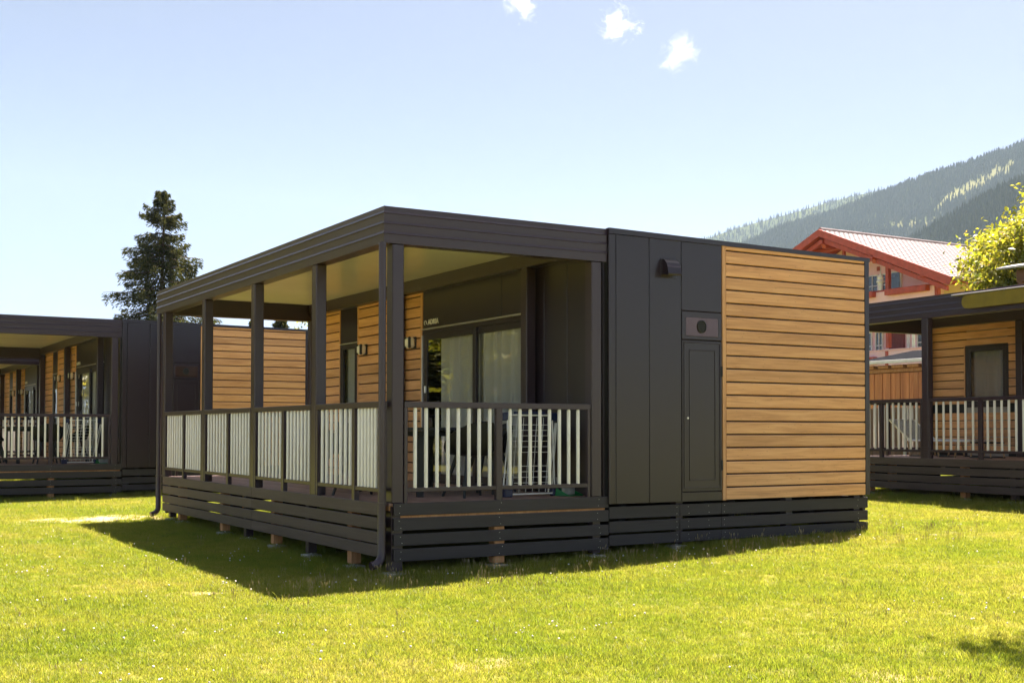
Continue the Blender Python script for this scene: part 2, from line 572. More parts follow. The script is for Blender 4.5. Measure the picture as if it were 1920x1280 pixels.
# ------------------------------------------------------------------ scatter (for stuff nobody could count)
def scatter(name, pts, rots, scl, idx, sources, kind='stuff'):
    c = bpy.data.collections.new(name + "_sources")
    for k, me in enumerate(sources):
        c.objects.link(bpy.data.objects.new("%s_source_%d" % (name, k), me))
    me = bpy.data.meshes.new(name)
    me.vertices.add(len(pts))
    me.vertices.foreach_set('co', np.asarray(pts, np.float32).ravel())
    a = me.attributes.new('rot', 'FLOAT_VECTOR', 'POINT'); a.data.foreach_set('vector', np.asarray(rots, np.float32).ravel())
    a = me.attributes.new('scl', 'FLOAT', 'POINT'); a.data.foreach_set('value', np.asarray(scl, np.float32))
    a = me.attributes.new('idx', 'INT', 'POINT'); a.data.foreach_set('value', np.asarray(idx, np.int32))
    o = inst(name, me)
    o['kind'] = kind
    g = bpy.data.node_groups.new(name + "_nodes", 'GeometryNodeTree')
    g.interface.new_socket("Geometry", in_out='INPUT', socket_type='NodeSocketGeometry')
    g.interface.new_socket("Geometry", in_out='OUTPUT', socket_type='NodeSocketGeometry')
    gi, go = g.nodes.new('NodeGroupInput'), g.nodes.new('NodeGroupOutput')
    ip = g.nodes.new('GeometryNodeInstanceOnPoints')
    ci = g.nodes.new('GeometryNodeCollectionInfo')
    ci.inputs['Collection'].default_value = c
    ci.inputs['Separate Children'].default_value = True
    ci.inputs['Reset Children'].default_value = True
    def attr(nm, ty):
        n = g.nodes.new('GeometryNodeInputNamedAttribute')
        n.data_type = ty
        n.inputs['Name'].default_value = nm
        return n.outputs['Attribute']
    er = g.nodes.new('FunctionNodeEulerToRotation')
    L = g.links.new
    L(attr('rot', 'FLOAT_VECTOR'), er.inputs[0])
    L(gi.outputs[0], ip.inputs['Points'])
    L(ci.outputs[0], ip.inputs['Instance'])
    ip.inputs['Pick Instance'].default_value = True
    L(attr('idx', 'INT'), ip.inputs['Instance Index'])
    L(er.outputs[0], ip.inputs['Rotation'])
    L(attr('scl', 'FLOAT'), ip.inputs['Scale'])
    L(ip.outputs[0], go.inputs[0])
    md = o.modifiers.new("scatter", 'NODES')
    md.node_group = g
    return o

# ------------------------------------------------------------------ hills with forest, behind
VALLEY = (-4.96, -10.81)
def hill(name, az0, az1, naz, r0, r1, nr, ridge, peak_r, meadow=None):
    """terrain in polar form about the valley floor: ridge(az_deg) = crest height / crest distance"""
    az = np.linspace(az0, az1, naz)
    rr = np.linspace(r0, r1, nr)
    A, R = np.meshgrid(az, rr)
    s = np.clip((R - r0) / (peak_r - r0), 0, 1)
    back = np.clip((R - peak_r) / (r1 - peak_r), 0, 1)
    prof = s ** 1.15 * (1 - 0.55 * back ** 1.2)
    H = ridge(A) * peak_r * prof
    spur = np.sin(A * 1.9 + R * 0.004) * 0.5 + np.sin(A * 4.3 - R * 0.006 + 1) * 0.3
    H = H + spur * 0.030 * peak_r * 0.25 * s * (1 - s) * 4 * (R <= peak_r)
    X = VALLEY[0] + R * np.cos(np.radians(A))
    Y = VALLEY[1] + R * np.sin(np.radians(A))
    Z = H - 1.2
    V = np.stack([X, Y, Z], -1).reshape(-1, 3)
    ii = np.arange(naz * nr).reshape(nr, naz)
    F = np.stack([ii[:-1, :-1], ii[:-1, 1:], ii[1:, 1:], ii[1:, :-1]], -1).reshape(-1, 4)
    mt, t, b = new_mat(name + "_ground")
    geo = nd(t, "ShaderNodeNewGeometry")
    f = noise(t, geo.outputs['Position'], 0.02, 5, 0.65)
    r = ramp(t, [(0.35, (0.030, 0.042, 0.015)), (0.6, (0.050, 0.060, 0.020)), (0.8, (0.10, 0.105, 0.030))])
    t.links.new(f, r.inputs[0])
    at = nd(t, "ShaderNodeAttribute", attribute_name='meadow')
    k = nd(t, "ShaderNodeMix", data_type='RGBA')
    t.links.new(at.outputs['Fac'], k.inputs[0])
    t.links.new(r.outputs[0], k.inputs[6])
    k.inputs[7].default_value = (0.125, 0.125, 0.052, 1)
    t.links.new(k.outputs[2], b.inputs['Base Color'])
    b.inputs['Roughness'].default_value = 1.0
    b.inputs['Specular IOR Level'].default_value = 0.0
    me = np_mesh(name, V, F, mt)
    md = np.zeros(naz * nr, np.float32)
    tan = Z / R
    if meadow is not None:
        md = meadow(A, tan).reshape(-1).astype(np.float32)
    a = me.attributes.new('meadow', 'FLOAT', 'POINT'); a.data.foreach_set('value', md)
    o = inst(name, me)
    o['kind'] = 'structure'
    me.polygons.foreach_set('use_smooth', [True] * len(me.polygons))
    return (az, rr, Z, md.reshape(nr, naz))

def forest_points(hd, n, azlo, azhi, rlo, rhi, base):
    az, rr, Z, md = hd
    a = rng.uniform(azlo, azhi, n)
    r = np.sqrt(rng.uniform(rlo ** 2, rhi ** 2, n))
    ia = np.clip((a - az[0]) / (az[1] - az[0]), 0, len(az) - 1.001)
    ir = np.clip((r - rr[0]) / (rr[1] - rr[0]), 0, len(rr) - 1.001)
    a0, r0 = ia.astype(int), ir.astype(int)
    fa, fr = ia - a0, ir - r0
    def bl(G):
        return (G[r0, a0] * (1 - fa) * (1 - fr) + G[r0, a0 + 1] * fa * (1 - fr) + G[r0 + 1, a0] * (1 - fa) * fr + G[r0 + 1, a0 + 1] * fa * fr)
    z = bl(Z)
    mm = bl(md)
    keep = rng.uniform(0, 1, n) > mm * 0.96
    p = np.stack([VALLEY[0] + r * np.cos(np.radians(a)), VALLEY[1] + r * np.sin(np.radians(a)), z - 0.5], -1)[keep]
    return p

def conifer_mesh(k):
    r = random.Random(100 + k)
    mb = MB()
    n = 7
    h = 1.0
    wid = r.uniform(0.13, 0.19)
    tiers = 4
    for q in range(tiers):
        z0 = 0.08 + q * 0.22
        z1 = min(1.0, z0 + 0.40)
        rad = wid * (1 - q / (tiers + 0.35))
        vs = [(rad * r.uniform(0.7, 1.2) * math.cos(2 * math.pi * i / n), rad * r.uniform(0.7, 1.2) * math.sin(2 * math.pi * i / n), z0 + r.uniform(-0.03, 0.03)) for i in range(n)] + [(0, 0, z1)]
        mb.add(vs, [(i, (i + 1) % n, n) for i in range(n)])
    return mb.mesh("forest_conifer", 'forest')
conifers = [conifer_mesh(k) for k in range(5)]

def ip(xs, ys):
    o = np.argsort(xs)
    xs, ys = np.array(xs)[o], np.array(ys)[o]
    return lambda a: np.interp(a, xs, ys)
sky_far = ip([80, 66, 58, 50.5, 48.3, 46.1, 44.4, 42.6, 40, 34, 20, 5], [0.05, 0.085, 0.115, 0.156, 0.168, 0.177, 0.185, 0.191, 0.196, 0.20, 0.19, 0.16])
sky_main = ip([80, 66, 58, 51, 48.4, 46.6, 44.5, 42.2, 41.1, 39.8, 38, 36.2, 33, 28, 20, 5], [0.02, 0.045, 0.08, 0.136, 0.152, 0.166, 0.175, 0.189, 0.196, 0.203, 0.211, 0.221, 0.232, 0.24, 0.24, 0.20])
sky_spur = ip([60, 50, 44, 41.2, 39.3, 37.6, 36.2, 33, 28, 20, 5], [0.02, 0.06, 0.115, 0.148, 0.168, 0.184, 0.195, 0.215, 0.235, 0.22, 0.15])
def meadow_fn(A, T):
    nz = 0.35 * np.sin(A * 9.0 + T * 300) + 0.3 * np.sin(A * 21 - T * 170) + 0.2 * np.sin(A * 43 + T * 510)
    # a slanting clearing
    cx, ct = A - 38.2, T - 0.1915
    along = cx * 0.9 - ct * 70
    across = ct * 140 + cx * 1.25
    c1 = 1 - np.abs(across) / 0.75 - np.maximum(0, np.abs(cx) - 1.35) * 2 + nz * 0.6
    cx2, ct2 = A - 41.0, T - 0.163
    c2 = 0.7 - np.abs(ct2 * 210 + cx2 * 0.2) - np.maximum(0, np.abs(cx2) - 0.9) * 2 + nz
    return np.clip(np.maximum(c1, c2) * 2.5, 0, 1)
h_far = hill("far_ridge", 5, 80, 130, 1900, 3350, 30, sky_far, 3000)
h_main = hill("mountain", 5, 80, 400, 1100, 2800, 90, sky_main, 2150, meadow_fn)
h_spur = hill("near_hillside", 5, 60, 120, 750, 1650, 40, sky_spur, 1300)

def forest(name, hd, n, azlo, azhi, rlo, rhi, hgt):
    p = forest_points(hd, n, azlo, azhi, rlo, rhi, 0)
    k = len(p)
    rots = np.stack([rng.normal(0, 0.03, k), rng.normal(0, 0.03, k), rng.uniform(0, 6.28, k)], -1)
    return scatter(name, p, rots, hgt * rng.uniform(0.6, 1.25, k), rng.integers(0, 5, k), conifers)
tag(forest("far_ridge_forest", h_far, 18000, 33, 56, 2250, 3090, 11), "hazy blue conifer forest covering the farthest ridge")
tag(forest("mountain_forest", h_main, 52000, 33, 54, 1330, 2190, 10.5), "blue green conifer forest covering the mountain with clearings")
tag(forest("hillside_forest", h_spur, 18000, 33, 47, 890, 1330, 9.5), "darker conifer forest on the nearer slope at right")

# ------------------------------------------------------------------ haze and clouds
def haze():
    mb = MB()
    mb.box(-3600, 3600, -3600, 3600, -3.0, 720)
    mt, t, b = new_mat("haze_air")
    t.nodes.remove(b)
    v = nd(t, "ShaderNodeVolumePrincipled")
    v.inputs['Color'].default_value = (0.61, 0.80, 0.97, 1)
    v.inputs['Density'].default_value = 0.000082
    v.inputs['Anisotropy'].default_value = 0.0
    t.links.new(v.outputs[0], t.nodes["Material Output"].inputs['Volume'])
    o = mb.part("haze", mt, None)
    o['kind'] = 'stuff'
haze()

def cloud_mat(name, seed, thick, cut):
    mt, t, b = new_mat(name)
    t.nodes.remove(b)
    tc = nd(t, "ShaderNodeTexCoord")
    ad = nd(t, "ShaderNodeVectorMath", operation='ADD')
    ad.inputs[1].default_value = (seed, seed * 1.7, -seed)
    t.links.new(tc.outputs['Object'], ad.inputs[0])
    n = noise(t, ad.outputs[0], 2.6, 9, 0.68, 0.6)
    ln = nd(t, "ShaderNodeVectorMath", operation='LENGTH')
    t.links.new(tc.outputs['Object'], ln.inputs[0])
    mr = nd(t, "ShaderNodeMapRange")
    mr.inputs['From Min'].default_value = 0.0
    mr.inputs['From Max'].default_value = 1.0
    mr.inputs['To Min'].default_value = 0.34 - cut - 1.9
    mr.inputs['To Max'].default_value = -1.15 - cut - 1.9
    t.links.new(ln.outputs['Value'], mr.inputs['Value'])
    a = nd(t, "ShaderNodeMath", operation='MULTIPLY_ADD')
    t.links.new(n, a.inputs[0])
    a.inputs[1].default_value = 3.8
    t.links.new(mr.outputs[0], a.inputs[2])
    s = nd(t, "ShaderNodeMapRange")
    s.inputs['From Min'].default_value = 0.0
    s.inputs['From Max'].default_value = 0.55
    s.inputs['To Max'].default_value = thick
    t.links.new(a.outputs[0], s.inputs['Value'])
    v = nd(t, "ShaderNodeVolumePrincipled")
    v.inputs['Color'].default_value = (0.99, 0.99, 0.99, 1)
    v.inputs['Anisotropy'].default_value = 0.55
    t.links.new(s.outputs[0], v.inputs['Density'])
    t.links.new(v.outputs[0], t.nodes["Material Output"].inputs['Volume'])
    return mt
def cloud(p, wide, tall, tilt, seed, label, thick=0.05, cut=0.5):
    bm = bmesh.new()
    bmesh.ops.create_icosphere(bm, subdivisions=3, radius=1.0)
    me = bpy.data.meshes.new("cloud")
    bm.to_mesh(me); bm.free()
    me.materials.append(cloud_mat("cloud_vapour", seed, thick, cut))
    o = inst("cloud", me, loc=p)
    o.scale = (wide / 2, wide * 0.4, tall / 2)
    o.rotation_euler = (0, 0, -0.536)
    o.rotation_euler.rotate_axis('Y', tilt)
    tag(o, label, "cloud", "small white clouds in the sky")
cloud((2664, 3711, 1554), 345, 284, 0.0, 3.1, "densest round puff of white cloud, middle of the three", 0.016, -0.10)
cloud((2863, 3598, 1429), 386, 284, -0.5, 8.4, "thin ragged wisp of white cloud, lowest and rightmost", 0.005, -0.08)
cloud((2358, 3891, 1619), 305, 244, 0.3, 5.2, "small white cloud cut by the top edge, leftmost of three", 0.011, -0.06)

# ------------------------------------------------------------------ cabins
def ring_profile(SOF, TOP):
    """stepped fascia: (outward, z)"""
    h = TOP - SOF
    out = [(0.0, SOF)]
    for fz in (0.255, 0.53, 0.81):
        z = SOF + h * fz
        out += [(0.002, z - 0.005), (0.013, z - 0.002), (0.013, z + 0.001), (0.0, z + 0.024)]
    out += [(0.0, TOP), (-0.16, TOP), (-0.16, SOF)]
    return out

def fascia_bar(prof, p0, p1, nrm, miter0, miter1):
    """extrude prof from p0 to p1; nrm = outward unit; miter = +1 lengthen with outward offset, 0 square"""
    p0, p1, nrm = Vector(p0), Vector(p1), Vector(nrm)
    d = (p1 - p0).normalized()
    n = len(prof)
    vs = []
    for P, sg, mi in ((p0, -1, miter0), (p1, 1, miter1)):
        for o, z in prof:
            q = P + nrm * o + d * (sg * o * mi)
            vs.append((q.x, q.y, z))
    fs = [(i, (i + 1) % n, n + (i + 1) % n, n + i) for i in range(n)] + [tuple(range(n)), tuple(range(n, 2 * n))]
    return MB().add(vs, fs)

def text_mesh(txt, size, ext, mat):
    cu = bpy.data.curves.new("lettering", 'FONT')
    cu.body = txt
    cu.size = size
    cu.extrude = ext
    cu.offset = size * 0.018
    cu.space_character = 1.08
    cu.resolution_u = 3
    to = bpy.data.objects.new("lettering_curve", cu)
    COL.objects.link(to)
    dg = bpy.context.evaluated_depsgraph_get()
    me = bpy.data.meshes.new_from_object(to.evaluated_get(dg))
    bpy.data.objects.remove(to)
    me.materials.clear()
    me.materials.append(M[mat])
    return me

def curtain_mesh(v0, v1, z0, z1, x, seed, amp=0.042):
    r = random.Random(seed)
    n = int((v1 - v0) / 0.018)
    xs = []
    ph = 0
    for i in range(n + 1):
        ph += r.uniform(0.25, 0.62)
        xs.append((v0 + (v1 - v0) * i / n, x + amp * math.sin(ph) + 0.3 * amp * math.sin(ph * 0.37 + 1)))
    vs = [(xx, vv, z) for vv, xx in xs for z in (z0, z1)]
    fs = [(2 * i, 2 * i + 2, 2 * i + 3, 2 * i + 1) for i in range(n)]
    return MB().add(vs, fs).mesh("curtain", 'curtain', True)

def railing(root, axis, along, a, b, fixed, mids, bals, posts=(True, True)):
    """axis 0: runs along u at v=fixed; axis 1: along v at u=fixed. 6 cm thick inwards"""
    T = 0.055
    def bx(p0, p1, t0, t1, z0, z1, bev=0.004):
        if axis == 0:
            return MB().cbox(p0, p1, fixed + t0, fixed + t1, z0, z1, bev)
        return MB().cbox(fixed + t0, fixed + t1, p0, p1, z0, z1, bev)
    hr = bx(a, b, -0.004, T + 0.004, 0.943, 1.003).part("railing", 'post', root)
    bx(a + 0.03, b - 0.03, 0.008, T - 0.008, 0.105, 0.148).part("bottom_rail", 'post', hr)
    for mm in mids:
        bx(mm - 0.036, mm + 0.036, 0.0, T, 0.0, 0.945).part("rail_post", 'post', hr)
    for on, p in zip(posts, ((a, a + 0.036), (b - 0.036, b))):
        if on:
            bx(p[0], p[1], 0.002, T - 0.002, 0.0, 0.945).part("rail_post", 'post', hr)
    for p in bals:
        loc = (p, fixed + T / 2, 0.14) if axis == 0 else (fixed + T / 2, p, 0.14)
        inst("baluster", BAL, hr, loc)
    return hr
BAL = MB().tube([(0, 0, 0), (0, 0, 0.79), (0, 0, 0.804)], [0.0195, 0.0195, 0.014], 12).mesh("baluster", 'alu', True)

FOOT = MB().cbox(-0.095, 0.095, -0.095, 0.095, -0.05, 0.015, 0.01).mesh("footing", 'concrete')
SCREWS = None

def build_cabin(name, label, cat, group, origin, rz, rd=0.0, variant='main'):
    """u = local x (across), v = local y (along the porch), z = 0 at the deck. rd lowers the roof."""
    SOF, TOP, CEIL = 2.560 - rd, 2.922 - rd, 2.832 - rd
    WTOP = 2.66 - rd
    LEN = 8.65
    root = thing(name, (origin[0], origin[1], origin[2] - 0.6), label, cat, group, rz, 0.6)
    P = lambda mb, nm, mt, **k: mb.part(nm, mt, root, **k)
    # --- box body (hollow behind the glazing)
    P(MB().box(3.55, 6.60, 0.03, LEN - 0.03, -0.08, 2.86 - rd), 'room_core', 'room')
    openings = [(1.55, 4.40, -0.05, 2.075), (6.80, 7.39, 0.02, 2.09)] if variant == 'main' else [(1.55, 4.40, -0.05, 2.075 - rd), (6.63, 7.56, 0.95, 2.02)]
    cuts = [0.03] + [q for o in openings for q in o[:2]] + [LEN - 0.03]
    for i in range(0, len(cuts), 2):
        P(MB().box(2.665, 3.55, cuts[i], cuts[i + 1], -0.08, 2.86 - rd), 'wall', 'body')
    for v0, v1, z0, z1 in openings:
        P(MB().box(2.665, 3.55, v0, v1, z1, 2.86 - rd), 'wall', 'room')
        P(MB().box(2.665, 3.55, v0, v1, -0.08, z0), 'wall', 'room')
    P(MB().box(2.70, 6.665, -0.0, 0.03, -0.08, 2.86 - rd), 'wall', 'body')
    P(MB().box(2.70, 6.665, LEN - 0.03, LEN, -0.08, 2.86 - rd), 'wall', 'anth')
    P(MB().box(6.60, 6.665, 0.03, LEN - 0.03, -0.08, 2.86 - rd), 'wall', 'anth')
    # roof with its edge trim
    P(MB().prism([(2.69, 2.865 - rd), (6.675, 2.845 - rd), (6.675, 2.885 - rd), (2.69, 2.925 - rd)], 1, 0.03, LEN - 0.02), 'roof', 'anth')
    P(MB().prism([(2.672, 2.873 - rd), (6.69, 2.845 - rd), (6.69, 2.892 - rd), (2.672, 2.934 - rd)], 1, -0.042, 0.027), 'roof_edge', 'anth')
    # --- end wall (faces -v)
    E = -0.024
    P(MB().cbox(2.675, 2.768, E - 0.006, 0.0, -0.086, 2.872 - rd, 0.006), 'corner_trim', 'anth')
    for a, b in ((2.776, 3.227), (3.233, 3.681)):
        P(MB().cbox(a, b, E, 0.0, -0.086, 2.872 - rd, 0.005), 'wall_panel', 'anth')
    P(MB().cbox(3.687, 4.277, E, 0.0, 2.082 - rd, 2.868 - rd, 0.005), 'wall_panel', 'anth')
    P(MB().cbox(3.687, 4.277, E, 0.0, -0.086, 0.020, 0.004), 'wall_panel', 'anth')
    # vent panel over the service door
    fr = P(MB().cbox(3.690, 4.275, E - 0.004, 0.0, 1.755 - rd, 2.075 - rd, 0.006), 'vent_frame', 'anth')
    MB().cbox(3.745, 4.215, E - 0.009, E - 0.001, 1.795 - rd, 2.010 - rd, 0.004).part('vent_panel', 'bronze', fr)
    g = MB()
    ring = [(0.064, 0.0), (0.066, 0.010), (0.058, 0.014), (0.054, 0.004)]
    n = 24
    vs = [(3.969 + r * math.cos(2 * math.pi * k / n), E - 0.009 - y, 1.906 - rd + 1.15 * r * math.sin(2 * math.pi * k / n)) for r, y in ring for k in range(n)]
    fs = [(i * n + k, i * n + (k + 1) % n, (i + 1) * n + (k + 1) % n, (i + 1) * n + k) for i in range(3) for k in range(n)]
    fs.append(tuple(3 * n + k for k in range(n)))
    g.add(vs, fs)
    for k in range(6):
        z = 1.906 - rd - 0.05 + k * 0.02
        w = math.sqrt(max(0.0004, 0.056 ** 2 - (z - 1.906 + rd) ** 2))
        g.prism([(E - 0.022, z - 0.004), (E - 0.012, z + 0.006), (E - 0.012, z - 0.004)], 0, 3.969 - w, 3.969 + w)
    g.part('vent_grille', 'blackmetal', fr)
    # service door
    dr = P(MB().cbox(3.690, 4.275, E - 0.002, 0.0, 0.026, 1.748 - rd, 0.005), 'service_door', 'anth')
    md = MB()
    for q0, q1, w0, w1 in ((3.712, 4.253, 0.060, 0.074), (3.712, 4.253, 1.715 - rd, 1.729 - rd)):
        md.cbox(q0, q1, E - 0.012, E, w0, w1, 0.003)
    for q0, q1 in ((3.712, 3.726), (4.239, 4.253)):
        md.cbox(q0, q1, E - 0.012, E, 0.075, 1.714 - rd, 0.003)
    for q0, q1, w0, w1 in ((3.80, 4.165, 0.150, 0.160), (3.80, 4.165, 1.63 - rd, 1.64 - rd)):
        md.cbox(q0, q1, E - 0.010, E, w0, w1, 0.003)
    for q0, q1 in ((3.79, 3.80), (4.165, 4.175)):
        md.cbox(q0, q1, E - 0.010, E, 0.15, 1.64 - rd, 0.003)
    md.part('moulding', 'anth', dr)
    MB().tube([(3.765, E - 0.016, 0.86), (3.765, E - 0.001, 0.86)], 0.012, 10).part('lock', 'steel', dr)
    for z in (0.32, 1.40 - rd):
        MB().tube([(4.262, E - 0.012, z - 0.06), (4.262, E - 0.012, z + 0.06)], 0.013, 8).part('hinge', 'blackmetal', dr)
    # wood-clad field
    P(MB().cbox(4.282, 4.334, E - 0.010, 0.0, -0.086, 2.866 - rd, 0.004), 'trim_board', 'oak_z')
    nrow = 0
    z = -0.0815
    pm = MB().prism([(-0.012, 0.0), (-0.030, 0.006), (-0.032, 0.128), (-0.026, 0.1375), (-0.012, 0.1375)], 0, 4.338, 6.598).mesh('plank', 'oak_x')
    while z < 2.84 - rd:
        top = min(z + 0.1375, 2.864 - rd)
        if top - z > 0.13:
            inst('plank', pm, root, (0, 0, z))
        elif top - z > 0.03:
            P(MB().prism([(-0.012, z), (-0.030, z + 0.006), (-0.032, top - 0.006), (-0.012, top)], 0, 4.338, 6.598), 'plank', 'oak_x')
        z += 0.15255
    P(MB().cbox(6.604, 6.682, E - 0.012, 0.0, -0.086, 2.85 - rd, 0.005), 'corner_trim', 'anth')
    P(MB().cbox(6.684, 6.742, 0.10, 0.17, -0.30, 2.20 - rd, 0.008), 'downpipe', 'anth')
    P(MB().cbox(6.684, 6.715, 0.02, 0.09, 2.28 - rd, 2.33 - rd, 0.004), 'bracket', 'anth')
    # vent hood
    hood = P(MB().cbox(3.385, 3.610, E - 0.008, E + 0.002, 2.435 - rd, 2.655 - rd, 0.003), 'vent_hood', 'anth')
    pr = [(E - 0.008, 2.645), (E - 0.045, 2.635), (E - 0.080, 2.600), (E - 0.105, 2.550), (E - 0.122, 2.470), (E - 0.115, 2.455), (E - 0.008, 2.475)]
    MB().prism([(y, zz - rd) for y, zz in pr], 0, 3.405, 3.592).part('hood_cover', 'anth', hood)
    # --- long wall facing the porch (faces -u)
    F0, F1 = 2.642, 2.664
    def wall_panel(v0, v1, z0, z1):
        P(MB().cbox(F0, F1, v0, v1, z0, z1, 0.004), 'wall_panel', 'anth')
    row_me = {}
    def planks(v0, v1, zlo, zhi, base, pitch):
        z = base
        hh = pitch - 0.015
        key = (round(v1 - v0, 3), round(hh, 4))
        if key not in row_me:
            row_me[key] = MB().prism([(F1, 0.0), (F0 - 0.004, 0.006), (F0 - 0.006, hh - 0.008), (F0, hh), (F1, hh)], 1, 0, v1 - v0).mesh('plank', 'oak_y')
        while z < zhi - 0.02:
            if z > zlo - 0.01:
                t = min(z + hh, zhi)
                if t - z > hh - 0.005:
                    inst('plank', row_me[key], root, (0, v0, z))
                elif t - z > 0.03:
                    P(MB().prism([(F1, z), (F0 - 0.004, z + 0.006), (F0 - 0.006, t - 0.004), (F1, t)], 1, v0, v1), 'plank', 'oak_y')
            z += pitch
    def glazing(nm, v0, v1, z0, z1, panes, x=2.652, fw=0.06, sheers=(), slider=False):
        """outer frame with panes given as (v0, v1, depth offset)"""
        f = MB()
        f.cbox(x - 0.018, x + 0.06, v0, v1, z1 - fw, z1, 0.004)
        f.cbox(x - 0.018, x + 0.06, v0, v1, z0, z0 + fw, 0.004)
        f.cbox(x - 0.018, x + 0.06, v0, v0 + fw, z0 + fw, z1 - fw, 0.004)
        f.cbox(x - 0.018, x + 0.06, v1 - fw, v1, z0 + fw, z1 - fw, 0.004)
        win = P(f, nm, 'anth')
        for p0, p1, dx, sw in panes:
            s = MB()
            a0, a1, b0, b1 = p0, p1, z0 + fw, z1 - fw
            s.cbox(x + dx - 0.014, x + dx + 0.022, a0, a0 + sw, b0, b1, 0.003)
            s.cbox(x + dx - 0.014, x + dx + 0.022, a1 - sw, a1, b0, b1, 0.003)
            s.cbox(x + dx - 0.014, x + dx + 0.022, a0 + sw, a1 - sw, b0, b0 + sw, 0.003)
            s.cbox(x + dx - 0.014, x + dx + 0.022, a0 + sw, a1 - sw, b1 - sw, b1, 0.003)
            s.part('sash', 'anth', win)
            MB().add([(x + dx, a0 + sw, b0 + sw), (x + dx, a1 - sw, b0 + sw), (x + dx, a1 - sw, b1 - sw), (x + dx, a0 + sw, b1 - sw)], [(3, 2, 1, 0)]).part('pane', 'glass', win)
        for k, (c0, c1) in enumerate(sheers):
            inst('curtain', curtain_mesh(c0, c1, z0 + 0.05, z1 - 0.03, x + 0.085, 5 + k + int(v0 * 10)), win)
        return win
    if variant == 'main':
        for a, b in ((0.035, 0.75), (0.756, 1.24), (1.246, 1.49)):
            wall_panel(a, b, -0.02, WTOP)
        wall_panel(1.496, 2.247, 2.150, WTOP)
        wall_panel(2.253, 4.440, 2.150, WTOP)
        P(MB().cbox(F0 - 0.022, F1, 1.496, 4.452, 2.126, 2.142, 0.003), 'drip_rail', 'steel')
        door = glazing('sliding_door', 1.50, 4.445, -0.02, 2.118, ((2.90, 4.385, -0.004, 0.085), (1.56, 3.02, 0.030, 0.085)), sheers=((1.62, 2.42), (2.30, 2.98), (3.02, 3.62), (3.50, 3.98)))
        MB().cbox(2.612, 2.646, 4.325, 4.352, 1.24, 1.34, 0.006).part('handle', 'steel', door)
        MB().cbox(2.618, 2.640, 4.428, 4.440, 0.0, 2.05, 0.002).part('door_jamb', 'steel', door)
        for a, b in ((4.449, 4.503), (6.697, 6.727), (7.432, 7.458)):
            P(MB().cbox(F0 - 0.012, F1, a, b, -0.02, WTOP, 0.004), 'trim_board', 'oak_z')
        planks(4.506, 6.694, -0.03, WTOP, -0.027, 0.147)
        planks(7.461, 8.62, -0.03, WTOP, -0.027, 0.147)
        wall_panel(6.731, 7.428, 2.125, WTOP)
        glazing('tall_window', 6.735, 7.425, 0.0, 2.118, ((6.80, 7.36, 0.0, 0.045),), sheers=((6.74, 7.42),))
        P(MB().cbox(F0 - 0.020, F1, 6.733, 7.427, 2.096, 2.108, 0.002), 'drip_rail', 'steel')
        for v in (6.42, 4.71):
            lp = P(MB().cbox(F0 - 0.022, F0 - 0.003, v - 0.075, v + 0.075, 1.882, 2.048, 0.006), 'wall_lamp', 'blackmetal')
            MB().cbox(F0 - 0.128, F0 - 0.0225, v - 0.082, v + 0.082, 1.890, 2.040, 0.030).part('lamp_lens', 'lens', lp)
            for sg in (-1, 1):
                MB().cbox(F0 - 0.135, F0 - 0.095, v + sg * 0.068 - 0.019, v + sg * 0.068 + 0.019, 1.884, 2.046, 0.012).part('lamp_band', 'blackmetal', lp)
        # raised lettering beside its looped emblem
        me = text_mesh("ADRIA", 0.102, 0.004, 'letter')
        o = inst('lettering', me, root, (F0 - 0.006, 4.275, 2.192))
        o.matrix_local = Matrix.Translation((F0 - 0.006, 4.275, 2.192 + 0.6)) @ Matrix(((0, 0, -1, 0), (-1, 0, 0, 0), (0, 1, 0, 0), (0, 0, 0, 1)))
        em = MB()
        pts = []
        for k in range(15):
            a = math.radians(-35 + 290 * k / 14)
            pts.append((F0 - 0.008, 4.352 - 0.034 * math.cos(a), 2.222 + 0.030 * math.sin(a)))
        em.tube(pts, 0.006, 6)
        em.tube([(F0 - 0.008, 4.338, 2.250), (F0 - 0.008, 4.318, 2.215), (F0 - 0.008, 4.292, 2.196)], 0.0055, 6)
        P(em, 'emblem', 'letter')
    else:
        planks(7.60, 8.62, 0.93, 2.03, 0.05 - 0.1525, 0.1525)
        planks(2.0, 6.59, 0.93, 2.03, 0.05 - 0.1525, 0.1525)
        planks(2.0, 8.62, -0.03, 0.83, 0.05 - 0.1525, 0.1525)
        planks(2.0, 8.62, 2.03, WTOP, 0.05 - 0.1525, 0.1525)
        P(MB().cbox(F0 - 0.012, F1, 7.575, 7.602, 0.93, 2.05, 0.004), 'trim_board', 'oak_z')
        for a, b in ((0.035, 0.75), (0.756, 1.99)):
            wall_panel(a, b, -0.02, WTOP)
        glazing('window', 6.60, 7.57, 0.90, 2.06, ((6.66, 7.51, 0.0, 0.06),), sheers=((6.64, 7.55),))
    # --- porch: deck, posts, roof
    n = 18
    dm = MB().cbox(0.0, 0.137, 0.03, LEN - 0.42, -0.028, -0.001, 0.003).mesh('deck_board', 'deck')
    for k in range(n):
        inst('deck_board', dm, root, (0.075 + k * 0.1422, 0, 0))
    P(MB().box(0.09, 2.62, 0.06, LEN - 0.45, -0.075, -0.03), 'deck_frame', 'timber')
    P(MB().cbox(0.20, 2.66, 0.0305, 0.058, -0.160, -0.031, 0.003), 'joist', 'timber')
    for u in (3.0, 4.6, 5.9):
        P(MB().box(u, u + 0.1, 0.25, LEN - 0.25, -0.36, -0.085), 'chassis_beam', 'body')  # added under the floor to block sunlit grass showing between skirting boards
    def post(u, v, top=SOF, w=0.13, d=0.14):
        P(MB().cbox(u, u + w, v, v + d, -0.002, top, 0.010), 'post', 'post')
    post(0.098, 0.012, w=0.128)
    for v in (1.800, 3.885, 6.032, 8.150):
        post(0.004, v, w=0.125)
